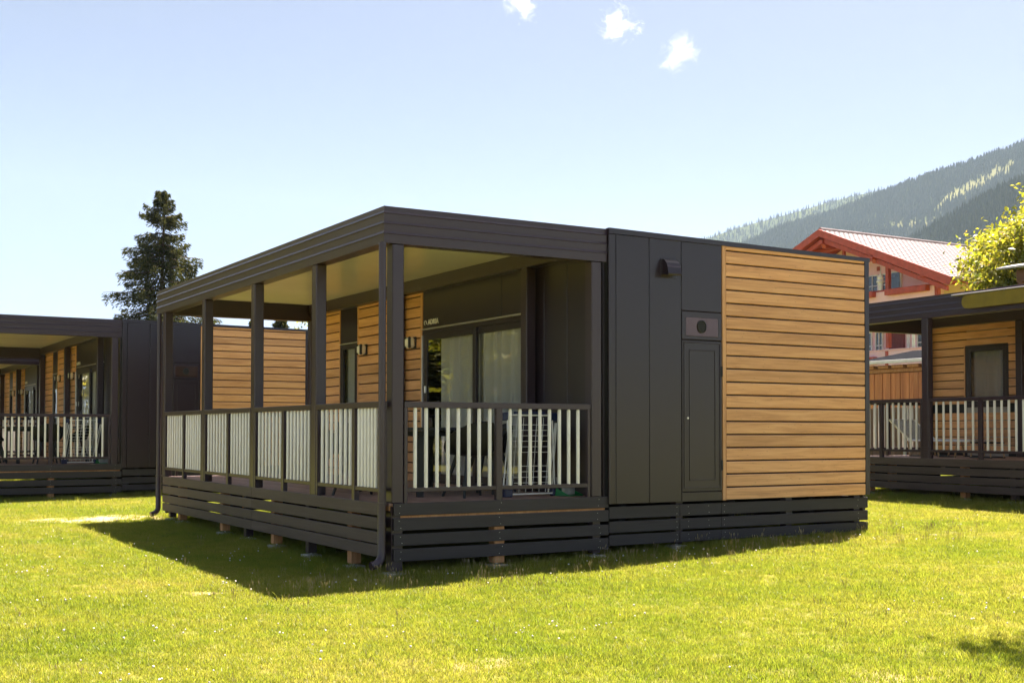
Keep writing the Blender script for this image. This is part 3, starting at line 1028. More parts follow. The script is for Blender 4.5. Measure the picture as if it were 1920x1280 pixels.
    post(2.478, 0.012)
    inner = (1.38, 4.97, 8.34) if variant == 'main' else (3.3, 6.18, 8.34)
    for v in inner:
        post(2.480, v, WTOP - 0.008 if v < 8 else SOF)
    P(MB().cbox(2.500, 2.640, 0.17, LEN - 0.17, WTOP - 0.004, CEIL, 0.004), 'beam', 'post')
    P(MB().box(0.165, 2.655, 0.165, LEN - 0.165, CEIL, CEIL + 0.05), 'ceiling', 'ceiling')
    P(MB().box(0.05, 2.66, 0.05, LEN - 0.05, CEIL + 0.052, TOP - 0.012), 'porch_roof', 'anth')
    pr = ring_profile(SOF, TOP)
    P(fascia_bar(pr, (0, 0, 0), (2.668, 0, 0), (0, -1, 0), 1, 0), 'fascia', 'post')
    P(fascia_bar(pr, (0, LEN, 0), (0, 0, 0), (-1, 0, 0), 1, 1), 'fascia', 'post')
    P(fascia_bar(pr, (2.668, LEN, 0), (0, LEN, 0), (0, 1, 0), 0, 1), 'fascia', 'post')
    # gutter pipes
    def pipe(v):
        p = P(MB().tube([(-0.012, v, SOF), (-0.012, v, -0.06)], 0.036, 14), 'downpipe', 'post', smooth=True)
        MB().tube([(-0.012, v, 0.012), (-0.012, v, -0.49), (-0.02, v - 0.004, -0.53), (-0.045, v - 0.012, -0.565), (-0.085, v - 0.02, -0.588), (-0.135, v - 0.026, -0.60)], 0.041, 14).part('elbow', 'post', p, True)
        MB().tube([(-0.012, v, -0.012), (-0.012, v, 0.012)], 0.047, 14).part('pipe_clip', 'post', p)
        return p
    pipe(0.010)
    pipe(8.42)
    # railings
    half = 7 if variant == 'main' else 6
    railing(root, 0, None, 0.236, 2.461, 0.012, [1.322], [0.363, 0.485, 0.608, 0.732, 0.851, 0.974, 1.093, 1.219, 1.462, 1.582, 1.709, 1.829, 1.949, 2.074, 2.193, 2.313])
    railing(root, 0, None, 0.20, 2.461, LEN - 0.45, [1.322], [0.363 + 0.122 * k for k in range(8)] + [1.462 + 0.122 * k for k in range(8)])
    for a, b in ((0.150, 1.796), (1.944, 3.881), (4.029, 6.028), (6.176, 8.146)):
        a0 = 0.052 if a < 1 else a
        mid = (a0 + b) / 2 if a > 1 else 0.76
        if a > 1: mid -= 0.05
        bl = [mid + 0.036 + (b - 0.036 - mid - 0.036) * (k + 0.75) / (half + 0.5) for k in range(half)] + [a + 0.036 + (mid - a - 0.072) * (k + 0.75) / (half + 0.5 - (a < 1)) for k in range(half - (1 if a < 1 else 0))]
        railing(root, 1, None, a0, b, 0.006, [mid], bl)
    # skirting boards round the deck
    def skirt(axis, a, b, fixed, zs, mt):
        for z1, z0 in zs:
            if axis == 0:
                P(MB().cbox(a, b, fixed, fixed + 0.028, z0, z1, 0.004), 'skirting_board', mt)
            else:
                P(MB().cbox(fixed, fixed + 0.028, a, b, z0, z1, 0.004), 'skirting_board', mt)
    zf = ((0.0, -0.124), (-0.147, -0.271), (-0.304, -0.420), (-0.450, -0.574))
    zl = ((0.003, -0.122), (-0.142, -0.262), (-0.283, -0.400), (-0.412, -0.530))
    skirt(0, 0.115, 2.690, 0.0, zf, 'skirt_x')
    skirt(1, 0.050, 3.955, 0.0, zl, 'skirt_y_bounce')
    skirt(1, 3.960, 8.22, 0.0, zl, 'skirt_y_bounce')
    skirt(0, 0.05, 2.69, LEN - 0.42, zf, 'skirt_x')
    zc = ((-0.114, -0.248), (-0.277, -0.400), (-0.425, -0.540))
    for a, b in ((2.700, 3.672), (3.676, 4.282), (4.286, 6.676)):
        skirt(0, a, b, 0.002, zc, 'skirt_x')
    zs = zc + ((-0.565, -0.72),)  # lowest row added on the unseen sides to block sunlit lawn beyond
    skirt(1, 0.04, 4.2, 6.648, zs, 'skirt_y_bounce')
    skirt(1, 4.21, LEN - 0.04, 6.648, zs, 'skirt_y_bounce')
    skirt(0, 2.70, 6.64, LEN - 0.031, zs, 'skirt_x')  # added across the unseen far end, shutting out bright grass behind
    # timber stubs on concrete pads
    c, s = math.cos(rz), math.sin(rz)
    def stub(u, v, mt, w=0.055):
        wx, wy = origin[0] + u * c - v * s, origin[1] + u * s + v * c
        g = float(gz(wx, wy)) - origin[2]
        st = P(MB().cbox(u - w, u + w, v - w, v + w, g + 0.055, -0.035, 0.004), 'support_post', mt)
        MB().tube([(u, v, g + 0.01), (u, v, g + 0.06)], 0.012, 8).part('screw_foot', 'steel', st)
        inst('footing', FOOT, st, (u, v, g + 0.022))
    for v in (0.95, 3.31, 5.36, 7.45):
        stub(0.105, v, 'timber')
    for v in (2.2, 4.4, 8.05):
        stub(0.115, v, 'post', 0.05)
    stub(0.165, 0.095, 'post', 0.062)
    stub(1.335, 0.095, 'timber', 0.06)
    stub(2.56, 0.095, 'post', 0.05)
    for u in (3.72, 5.4, 6.55):
        stub(u, 0.12, 'post', 0.05)
        stub(u, 4.3, 'post', 0.05)
    stub(1.335, LEN - 0.5, 'timber', 0.06)
    # screw heads on the skirting
    sc = MB()
    def head(x, y, z, ax):
        r = 0.0028
        if ax == 0:
            sc.add([(x - r, y, z - r), (x + r, y, z - r), (x + r, y, z + r), (x - r, y, z + r)], [(0, 1, 2, 3)])
        else:
            sc.add([(x, y - r, z - r), (x, y + r, z - r), (x, y + r, z + r), (x, y - r, z + r)], [(0, 1, 2, 3)])
    for z1, z0 in zf:
        for u in (0.19, 1.33, 2.56):
            head(u + random.uniform(-.02, .02), -0.0012, z1 - 0.028, 0)
            head(u + random.uniform(-.02, .02), -0.0012, z0 + 0.028, 0)
    for z1, z0 in zc:
        for u in (3.64, 3.80, 4.10, 4.33, 6.5):
            head(u + random.uniform(-.01, .01), 0.0008, z1 - 0.03, 0)
            head(u + random.uniform(-.01, .01), 0.0008, z0 + 0.03, 0)
    for v in (0.09, 2.0, 4.1, 6.3, 8.1):
        for z in (0.85, 0.35):
            head(0.0048, v, z, 1)
    P(sc, 'screw', 'steel', kind='stuff')
    return root

CG = "dark cabins with covered porches on the lawn"
cab = build_cabin("holiday_cabin", "nearest dark cabin with railed porch and big wood-clad end wall, mid picture", "cabin", CG, (0, 0, 0), 0.0)
cab_b = build_cabin("holiday_cabin", "cabin at right edge with a curtained window on its porch and olive canopy above", "cabin", CG, (11.014, -3.05, 0.26), -0.047, 0.215, 'B')
OA, OA2, OA3 = (-1.92, 14.33, 0.04), (-1.60, 23.75, -0.08), (-3.2, 37.5, -0.1)
dup(cab, (OA[0], OA[1], OA[2] - 0.6), 0, "dark cabin behind at left, its end wall seen through the nearest cabin's porch")
dup(cab, (OA2[0], OA2[1], OA2[2] - 0.6), 0, "cabin in the row whose wall lamps show through the left cabin's porch")
dup(cab, (OA3[0], OA3[1], OA3[2] - 0.6), 0, "farthest cabin, only a strip of wooden wall showing at the left edge")
def b_pt(u, v, z):
    c, s = math.cos(-0.047), math.sin(-0.047)
    return (11.014 + u * c - v * s, -3.05 + u * s + v * c, 0.26 + z)

# ------------------------------------------------------------------ porch furniture
def make_chair(loc, rz, label):
    t = thing("patio_chair", loc, label, "chair", "black shell chairs round the porch tables", rz)
    n, rows = 28, 9
    vs = []
    for sgn in (0, 1):
        for j in range(rows):
            q = j / (rows - 1)
            for i in range(n):
                a = 2 * math.pi * i / n
                back = (1 - math.sin(a)) / 2                     # 1 at the back (-y)
                rim = 0.455 + 0.345 * max(0, back - 0.12) ** 0.85 / 0.895
                w = 0.30 + 0.02 * abs(math.cos(a))
                if q < 0.55:
                    r = q / 0.55 * 0.225
                    z = 0.435 + 0.02 * (q / 0.55) ** 2
                else:
                    k = (q - 0.55) / 0.45
                    r = 0.225 + (w - 0.225) * math.sin(k * math.pi / 2) ** 0.8
                    z = 0.455 + (rim - 0.455) * k
                r -= 0.012 * sgn * (q > 0.2)
                vs.append((r * math.cos(a), r * math.sin(a) * 0.95, z + 0.012 * sgn))
    fs = []
    for sgn in (0, 1):
        o = sgn * rows * n
        for j in range(rows - 1):
            for i in range(n):
                i2 = (i + 1) % n
                fs.append((o + j * n + i, o + j * n + i2, o + (j + 1) * n + i2, o + (j + 1) * n + i))
    o1 = rows * n
    for i in range(n):
        i2 = (i + 1) % n
        fs.append(((rows - 1) * n + i, (rows - 1) * n + i2, o1 + (rows - 1) * n + i2, o1 + (rows - 1) * n + i))
    MB().add(vs, fs).part('seat_shell', 'black', t, True)
    for sx in (-1, 1):
        for sy in (-1, 1):
            MB().tube([(sx * 0.13, sy * 0.12, 0.445), (sx * 0.235, sy * 0.245, 0.0)], [0.024, 0.016], 8).part('leg', 'blackmetal', t)
    return t
def make_table(loc, label):
    t = thing("patio_table", loc, label, "table", "black porch tables")
    MB().cbox(-0.62, 0.62, -0.95, 0.95, 0.715, 0.75, 0.006).part('table_top', 'blackmetal', t)
    MB().cbox(-0.50, 0.50, -0.84, 0.84, 0.655, 0.713, 0.004).part('apron', 'blackmetal', t)
    for sx in (-1, 1):
        for sy in (-1, 1):
            MB().cbox(sx * 0.47 - 0.033, sx * 0.47 + 0.033, sy * 0.81 - 0.033, sy * 0.81 + 0.033, 0.0, 0.655, 0.004).part('leg', 'blackmetal', t)
    return t
def make_rack(loc, rz, label):
    t = thing("drying_rack", loc, label, "drying rack", "folded white drying racks on the porches", rz)
    # local: x across, leaning back towards +y; height .92
    L = lambda x, z, d=0.0: (x + 0.075 * z / 0.9, 0.16 * z / 0.9 + d, z)
    for x0, x1 in ((-0.30, -0.30), (0.30, 0.30)):
        MB().tube([L(x0, 0.05), L(x1, 0.88)], 0.009, 8).part('frame_tube', 'white', t)
    for z in (0.03, 0.885):
        MB().tube([L(-0.28, z), L(0.28, z)], 0.009, 8).part('frame_tube', 'white', t)
    for x0, x1 in ((-0.36, -0.25), (0.24, 0.37)):
        MB().tube([L(x0, 0.04, 0.04), L(x1, 0.80, 0.04)], 0.009, 8).part('leg', 'white', t)
        MB().tube([L(x0 + 0.06, 0.04, 0.06), L(x1 + 0.03, 0.80, 0.06)], 0.009, 8).part('leg', 'white', t)
    for sx in (-1, 1):
        for z in (0.035, 0.86):
            c = L(sx * 0.315, z)
            MB().cbox(c[0] - 0.055, c[0] + 0.055, c[1] - 0.018, c[1] + 0.05, max(0.0, c[2] - 0.035), c[2] + 0.055, 0.012).part('corner_joint', 'navy', t)
    c0, c1 = L(-0.20, 0.895), L(0.20, 0.895)
    MB().cbox(c0[0], c1[0], c0[1] - 0.015, c0[1] + 0.03, 0.90, 0.925, 0.006).part('top_rail', 'navy', t)
    wm = MB().tube([(-0.24, 0, 0), (0.24, 0, 0)], 0.0032, 5).mesh('wire', 'white')
    for z in [0.09, 0.15, 0.21, 0.27, 0.33, 0.48, 0.54, 0.60, 0.66, 0.72, 0.78]:
        p = L(0, z, -0.004)
        inst('wire', wm, t, p)
    for k in range(6):
        x = -0.22 + k * 0.088
        MB().tube([L(x - 0.05, 0.05, -0.008), L(x + 0.045, 0.86, -0.008)], 0.0032, 5).part('wire', 'white', t)
    MB().tube([L(0.295, 0.55, 0.05), L(0.305, 0.66, 0.05)], 0.012, 8).part('red_clip', 'darkred', t)
    return t
def make_dustpan(loc, rz, label):
    t = thing("dustpan", loc, label, "dustpan", "green dustpans standing on the porches", rz)
    b = MB()
    b.cbox(-0.125, 0.125, -0.115, 0.115, 0.0, 0.012, 0.004)
    b.add([(-0.125, 0.10, 0.012), (0.125, 0.10, 0.012), (0.10, 0.115, 0.105), (-0.10, 0.115, 0.105), (-0.125, 0.118, 0.012), (0.125, 0.118, 0.012), (0.10, 0.128, 0.105), (-0.10, 0.128, 0.105)], [(0, 1, 2, 3), (4, 7, 6, 5), (0, 3, 7, 4), (1, 5, 6, 2), (3, 2, 6, 7)])
    for sx in (-1, 1):
        b.add([(sx * 0.125, -0.11, 0.012), (sx * 0.125, 0.118, 0.012), (sx * 0.108, 0.118, 0.10), (sx * 0.118, -0.11, 0.012), (sx * 0.118, 0.118, 0.012), (sx * 0.101, 0.118, 0.10)], [(0, 1, 2), (3, 5, 4), (0, 2, 5, 3)])
    b.part('tray', 'green', t)
    MB().tube([(0, 0.12, 0.09), (0, 0.15, 0.13), (0, 0.16, 0.20)], [0.018, 0.016, 0.013], 8).part('handle', 'greysheet', t)
    br = MB().cbox(-0.10, 0.10, -0.02, 0.02, 0.095, 0.12, 0.006).part('brush_back', 'green', t)
    MB().cbox(-0.095, 0.095, -0.018, 0.018, 0.014, 0.094, 0.003).part('bristles', 'greyfab', br)
    return t
def furnish(off, where, chair0=None):
    ox, oy, oz = off
    w = where
    make_table((ox + 1.32, oy + 1.72, oz), "black rectangular table behind the front rail of %s" % w)
    make_chair((ox + 1.37, oy + 0.68, oz), 0.0, "black shell chair with its back to the front rail of %s" % w)
    make_chair((ox + 0.42, oy + 1.45, oz), -math.pi / 2 + 0.1, "black shell chair between table and long side rail of %s, nearest" % w)
    make_chair((ox + 2.10, oy + 1.62, oz), math.pi / 2 - 0.1, "black shell chair beside the sliding door of %s" % w)
    make_chair((ox + 0.60, oy + 2.62, oz), -math.pi / 2 - 0.25, "black shell chair farther along the long rail of %s" % w)
    make_rack((ox + 1.96, oy + 0.40, oz), 0.05, "folded white drying rack with navy corners on %s" % w)
    make_dustpan((ox + 2.40, oy + 0.36, oz), 0.3, "green dustpan with brush at the rail corner of %s" % w)
furnish((0, 0, 0), "the nearest porch")
furnish(OA, "the left cabin's porch")

def make_lounger():
    p = b_pt(1.45, 7.15, 0)
    t = thing("sun_lounger", p, "grey sun lounger with raised backrest behind the right cabin's rail", "sun lounger", None, -0.047)
    MB().cbox(-0.30, 0.30, -0.95, 0.35, 0.285, 0.315, 0.01).part('bed', 'greyfab', t)
    f = MB()
    for sx in (-1, 1):
        f.tube([(sx * 0.32, -0.98, 0.285), (sx * 0.32, 0.40, 0.285)], 0.017, 8)
        f.tube([(sx * 0.32, 0.36, 0.295), (sx * 0.32, 0.86, 0.66)], 0.017, 8)
    f.tube([(-0.32, -0.98, 0.285), (0.32, -0.98, 0.285)], 0.017, 8)
    f.tube([(-0.32, 0.86, 0.66), (0.32, 0.86, 0.66)], 0.017, 8)
    f.part('frame', 'steel', t)
    MB().add([(-0.30, 0.37, 0.30), (0.30, 0.37, 0.30), (0.30, 0.85, 0.65), (-0.30, 0.85, 0.65), (-0.30, 0.39, 0.285), (0.30, 0.39, 0.285), (0.30, 0.87, 0.635), (-0.30, 0.87, 0.635)], [(0, 1, 2, 3), (7, 6, 5, 4), (0, 4, 5, 1), (2, 6, 7, 3), (0, 3, 7, 4), (1, 5, 6, 2)]).part('backrest', 'greyfab', t)
    for sx in (-1, 1):
        for y in (-0.72, -0.25, 0.0, 0.42):
            MB().tube([(sx * 0.32, y, 0.28), (sx * 0.32, y + (0.06 if y in (-0.72, 0.0) else -0.06), 0.0)], 0.014, 8).part('leg', 'tan', t)
    for y0, y1 in ((-0.66, -0.31), (0.06, 0.36)):
        for sx in (-1, 1):
            MB().tube([(sx * 0.32, y0 - 0.02, 0.012), (sx * 0.32, y1 + 0.02, 0.012)], 0.012, 8).part('ground_bar', 'blackmetal', t)
    return t
make_lounger()
st = thing("low_stool", b_pt(1.2, 5.85, 0), "low folding stool with tan legs under the right cabin's window", "stool", None, -0.047)
MB().cbox(-0.18, 0.18, -0.21, 0.21, 0.245, 0.275, 0.008).part('seat', 'blackmetal', st)
for sx in (-1, 1):
    for sy in (-1, 1):
        MB().tube([(sx * 0.16, sy * 0.17, 0.245), (sx * 0.16, sy * 0.21, 0.015)], 0.013, 8).part('leg', 'tan', st)
    MB().tube([(sx * 0.16, -0.23, 0.013), (sx * 0.16, 0.23, 0.013)], 0.013, 8).part('ground_bar', 'blackmetal', st)

# olive canopy strip hanging before the right cabin's fascia
def awning():
    t = thing("awning", b_pt(-0.02, 2.6, 2.40), "olive yellow canvas awning with rounded end over the right cabin's fascia", "awning", None, -0.047)
    y1 = 2.62
    prof = []
    n = 10
    z0, z1 = 0.015, 0.235
    outl = [(-2.6, z1), (-2.6, z0 + 0.0)] + [(y1 - 0.11 + 0.11 * math.sin(a), (z0 + z1) / 2 - (z1 - z0) / 2 * math.cos(a)) for a in [math.pi * k / n for k in range(n + 1)]]
    MB().prism(outl, 0, -0.085, -0.035).part('canvas', 'olive', t)
    MB().cbox(-0.10, 0.02, -2.6, y1 + 0.20, 0.243, 0.262, 0.004).part('front_rail', 'greysheet', t)
    for y in (-2.0, 0.2, 2.3):
        MB().cbox(-0.034, -0.006, y, y + 0.05, 0.05, 0.24, 0.003).part('bracket', 'blackmetal', t)
awning()

# ------------------------------------------------------------------ guest house
def guest_house():
    XG, YC, HW = 38.0, 29.87, 7.37              # gable wall plane, ridge line, half width to the eaves
    XB = 35.7                                    # barge boards
    XE = 52.0
    zr, ze = 10.02, 7.03
    sl = (zr - ze) / HW
    t = thing("guest_house", (45, YC, -0.3), "pink alpine guest house with red gable and tiled roof at right", "house")
    t['zoff'] = 0.3
    def at(x, y, z):
        return (x - 45, y - YC, z)
    def B(nm, mt, x0, x1, y0, y1, z0, z1, b=0.02, parent=None):
        return MB().cbox(x0 - 45, x1 - 45, y0 - YC, y1 - YC, z0, z1, b).part(nm, mt, parent or t)
    yR, yL = YC - 4.92, YC + 4.92
    # walls
    g = [(yL - YC, -0.5), (yR - YC, -0.5), (yR - YC, zr - sl * 4.92 - 0.35), (0, zr - 0.35), (yL - YC, zr - sl * 4.92 - 0.35)]
    MB().prism(g, 0, XG - 45, XG + 0.3 - 45).part('gable_wall', 'pink', t)
    B('wall', 'cream', XG + 0.3, XE, yR, yR + 0.3, -0.5, zr - sl * 4.92 - 0.38)
    B('wall', 'cream', XG + 0.3, XE, yL - 0.3, yL, -0.5, zr - sl * 4.92 - 0.38)
    MB().prism(g, 0, XE - 0.3 - 45, XE - 45).part('wall', 'cream', t)
    # roof slabs
    for sg in (-1, 1):
        MB().prism([(0, zr - 0.05), (sg * HW, ze - 0.05), (sg * HW, ze - 0.22), (0, zr - 0.22)], 0, XB + 0.06 - 45, XE + 1.0 - 45).part('roof', 'redwood', t)
        MB().prism([(0, zr + 0.03), (sg * (HW + 0.05), ze + 0.03 - 0.02), (sg * (HW + 0.05), ze - 0.30), (sg * HW * 0.985, ze - 0.32), (0, zr - 0.30)], 0, XB - 45, XB + 0.06 - 45).part('barge_board', 'redwood', t)
        MB().prism([(sg * 0.1, zr - 0.40), (sg * (HW - 0.4), ze - 0.30), (sg * (HW - 0.4), ze - 0.50), (sg * 0.1, zr - 0.62)], 0, XB + 0.25 - 45, XB + 0.42 - 45).part('rafter', 'redwood', t)
    # tiles on both slopes: one little wedge each
    V, F = [], []
    tw, tl = 0.30, 0.345
    nx_, nl = int((XE + 1.0 - XB) / tw), int(math.hypot(HW, zr - ze) / tl) + 1
    ca, sa = HW / math.hypot(HW, zr - ze), (zr - ze) / math.hypot(HW, zr - ze)
    for sg in (-1, 1):
        for j in range(nl):
            for i in range(nx_):
                x0 = XB + i * tw - 45
                d0, d1 = j * tl, min((j + 1) * tl + 0.04, math.hypot(HW, zr - ze) + 0.06)
                for xa, xb, la, lb in ((x0, x0 + tw * 0.32, 0.0, 0.045), (x0 + tw * 0.32, x0 + tw * 0.62, 0.045, 0.040), (x0 + tw * 0.62, x0 + tw * 0.995, 0.040, 0.0)):
                    o = len(V)
                    for d, up in ((d0, 0.0), (d1, 0.032)):
                        for xx, lf in ((xa, la), (xb, lb)):
                            V.append((xx, sg * d * ca, zr - d * sa - 0.035 + up + lf + 0.01))
                    F.append((o, o + 1, o + 3, o + 2))
                    o2 = len(V)
                    V.append((xa, sg * d1 * ca, zr - d1 * sa - 0.04)); V.append((xb, sg * d1 * ca, zr - d1 * sa - 0.04))
                    F.append((o + 2, o + 3, o2 + 1, o2))
    rt = inst('roof_tiles', np_mesh('roof_tiles', V, F, 'tile'), t)
    rt['kind'] = 'stuff'
    MB().tube([at(XB + 0.1, YC, zr + 0.03), at(XE + 0.9, YC, zr + 0.03)], 0.09, 8).part('ridge_cap', 'tile', t)
    # purlins with carved ends, braces, posts
    for yy, zz, L0 in ((YC, zr - 0.58, 0.12), (26.73, 8.36, 0.0), (2 * YC - 26.73, 8.36, 0.0), (24.05, 7.27, 0.12), (2 * YC - 24.05, 7.27, 0.12)):
        MB().prism([(XB + L0 - 45, zz + 0.10), (XB + L0 - 45, zz - 0.06), (XB + L0 + 0.18 - 45, zz - 0.10), (XB + L0 + 0.24 - 45, zz - 0.24), (XG - 45, zz - 0.24), (XG - 45, zz + 0.10)], 1, yy - YC - 0.11, yy - YC + 0.11).part('purlin', 'redwood', t)
    MB().prism([(24.64 - YC, 7.52), (23.98 - YC, 7.40), (23.98 - YC, 7.00), (24.40 - YC, 7.02), (24.52 - YC, 7.22)], 0, XG - 1.28 - 45, XG - 1.13 - 45).part('carved_bracket', 'carved', t)
    for yy, w, z0, z1 in ((26.73, 0.095, 4.4, 8.10), (24.03, 0.085, 4.4, 6.98), (2 * YC - 26.73, 0.095, 4.4, 8.10)):
        B('balcony_post', 'redwood', XG - 1.30, XG - 1.10, yy - w, yy + w, z0, z1)
    B('brace', 'redwood', XG - 1.30, XG - 1.16, YC - 0.62, YC - 0.48, 8.55, 9.30)
    B('collar_beam', 'redwood', XG - 1.30, XG - 1.14, YC - 1.6, YC + 1.6, 9.15, 9.32)
    # balconies
    for k, (z0, z1) in enumerate(((5.80, 6.93), (2.95, 4.28))):
        par = B('balcony', 'pink', XG - 1.32, XG - 1.16, 24.12, 35.6, z0, z1)
        B('balcony_floor', 'pink', XG - 1.16, XG - 0.001, 24.12, 35.6, z0, z0 + 0.16, parent=par)
        B('handrail', 'redwood' if k == 0 else 'pink', XG - 1.36, XG - 1.12, 24.08, 35.6, z1 + 0.002, z1 + 0.06, parent=par)
        if k == 0:
            for y0, y1 in ((24.33, 26.62), (27.32, 29.4)):
                B('flower_box', 'redwood', XG - 1.60, XG - 1.325, y0, y1, z1 - 0.22, z1 + 0.04, parent=par)
        else:
            B('flower_box', 'redwood', XG - 1.60, XG - 1.325, 27.25, 29.2, z1 - 0.55, z1 - 0.25, parent=par)
            B('trim_board', 'redwood', XG - 1.345, XG - 1.322, 26.64, 26.82, z0, z1 - 0.02, parent=par)
    # windows and doors on the gable
    def window(y0, y1, z0, z1, cols, rows):
        f = MB()
        X = XG - 0.03
        w = 0.055
        for a, b, c, d in ((y0, y1, z0, z0 + w), (y0, y1, z1 - w, z1), (y0, y0 + w, z0 + w, z1 - w), (y1 - w, y1, z0 + w, z1 - w)):
            f.cbox(X - 0.05 - 45, X + 0.03 - 45, a - YC, b - YC, c, d, 0.006)
        for i in range(1, cols):
            y = y0 + (y1 - y0) * i / cols
            f.cbox(X - 0.045 - 45, X + 0.02 - 45, y - 0.022 - YC, y + 0.022 - YC, z0 + w, z1 - w, 0.004)
        for i in range(1, rows):
            z = z0 + (z1 - z0) * i / rows
            f.cbox(X - 0.040 - 45, X + 0.018 - 45, y0 + w - YC, y1 - w - YC, z - 0.02, z + 0.02, 0.004)
        win = f.part('window', 'white', t)
        MB().cbox(X - 0.012 - 45, X - 0.004 - 45, y0 + w - YC, y1 - w - YC, z0 + w, z1 - w, 0.001).part('pane', DG, win)
    global DG
    DG = plain("dark_window_glass", (0.02, 0.025, 0.03), 0.06, 0, 0.8)
    window(28.36, 29.05, 6.9, 7.93, 2, 2)
    window(29.2, 29.9, 6.9, 7.93, 2, 2)
    window(27.66, 28.12, 6.9, 7.93, 1, 2)
    window(30.9, 32.4, 6.6, 7.9, 3, 2)
    dd = B('balcony_door', 'white', XG - 0.08, XG + 0.02, 27.0, 27.62, 6.12, 7.98)
    B('door_leaf', DG, XG - 0.10, XG - 0.081, 27.07, 27.55, 6.2, 7.90, 0.004, dd)
    B('vent', 'redwood', XG - 0.03, XG, 28.28, 28.48, 8.10, 8.30)
    window(28.1, 28.55, 4.0, 5.3, 2, 2)
    window(28.75, 29.3, 4.0, 5.3, 2, 2)
    window(25.6, 26.15, 3.9, 5.4, 1, 4)
    window(31.0, 33.0, 3.6, 5.2, 4, 2)
    rd = B('door', 'darkred', XG - 0.07, XG + 0.01, 26.85, 27.75, 3.2, 5.7)
    for k in range(5):
        B('door_board', 'darkred', XG - 0.085, XG - 0.071, 26.88 + k * 0.172, 27.04 + k * 0.172, 3.3, 5.6, 0.006, rd)
    B('white_post', 'white', XG - 1.28, XG - 1.14, 25.28, 25.38, 4.28, 5.79)
    B('white_post', 'white', XG - 0.05, XG, 26.55, 26.75, 3.2, 5.9)
    # little turret ornament on the balcony rail
    o = MB().lathe([(0.11, 0.0), (0.11, 0.34), (0.19, 0.36), (0.19, 0.42), (0.12, 0.50), (0.15, 0.58), (0.10, 0.68), (0.03, 0.78), (0.015, 1.05)], 12, at(XG - 1.24, 27.13, 6.99)).part('turret_ornament', 'white', t, True)
    # gutter, downpipe along the eave
    MB().tube([at(XB + 0.05, YC - HW - 0.08, ze - 0.06), at(XE + 0.9, YC - HW - 0.08, ze - 0.06)], 0.085, 8).part('gutter', 'gutter', t)
    MB().tube([at(XG + 0.25, YC - HW - 0.06, ze - 0.10), at(XG + 0.25, YC - HW - 0.02, ze - 0.36), at(XG + 0.30, yR - 0.16, ze - 0.98), at(XG + 0.30, yR - 0.10, -0.4)], 0.065, 8).part('downpipe', 'gutter', t)
    return t
guest_house()

# ------------------------------------------------------------------ board shed, fence, canopy roof between
def shed():
    X, y0, y1 = 23.0, 7.4, 15.35
    t = thing("board_shed", (25.2, 11.4, -0.3), "wooden shed with upright orange boards and grey roof behind right cabin", "shed")
    t['zoff'] = 0.3
    def B(nm, mt, a, b, c, d, e, f, bev=0.01):
        return MB().cbox(a - 25.2, b - 25.2, c - 11.4, d - 11.4, e, f, bev).part(nm, mt, t)
    B('wall', 'brownfence', X + 0.05, X + 4.2, y0 + 0.03, y1 - 0.03, -0.4, 2.62)
    k = 0
    y = y0
    r = random.Random(3)
    while y < y1 - 0.05:
        w = r.uniform(0.150, 0.178)
        yy = min(y + w, y1)
        d = r.uniform(0, 0.012) + (0.016 if k % 2 else 0)
        B('board', 'orangewood', X - 0.005 - d, X + 0.045, y + 0.006, yy - 0.006, -0.35, 2.43, 0.006)
        y = yy
        k += 1
    B('ledger', 'timber', X - 0.06, X + 0.045, y0 - 0.05, y1 + 0.05, 2.45, 2.56, 0.012)
    y = y0 + 0.1
    while y < y1:
        B('rafter_end', 'timber', X - 0.16, X + 0.04, y, y + r.uniform(0.38, 0.46), 2.57, 2.665, 0.01)
        y += 0.56
    MB().prism([(X - 0.32 - 25.2, 2.70), (X - 0.32 - 25.2, 2.785), (X + 2.4 - 25.2, 3.255), (X + 4.6 - 25.2, 2.85), (X + 4.6 - 25.2, 2.77), (X + 2.4 - 25.2, 3.16)], 1, y0 - 11.4 - 0.1, y1 - 11.4 + 0.15).part('roof', 'slate', t)
    B('eave_trim', 'white', X - 0.355, X - 0.322, y0 - 0.1, y1 + 0.15, 2.705, 2.80, 0.004)
shed()
def board_fence():
    t = thing("board_fence", (20.6, 10.0, float(gz(20.6, 10))), "brown board fence with pale posts before the orange shed", "fence")
    r = random.Random(9)
    y = -2.0
    zt = 1.62
    while y < 4.2:
        MB().cbox(-0.014, 0.014, y, y + 0.19, 0.05, zt + r.uniform(-0.02, 0.02), 0.004).part('board', 'brownfence', t)
        y += 0.198
    for yy in (-1.9, -0.2, 1.55, 3.3):
        MB().cbox(-0.07, -0.017, yy, yy + 0.09, 0.0, zt + 0.04, 0.006).part('post', 'greysheet', t)
    for z in (0.35, 1.35):
        MB().cbox(0.016, 0.05, -2.0, 4.2, z, z + 0.08, 0.004).part('rail', 'brownfence', t)
board_fence()
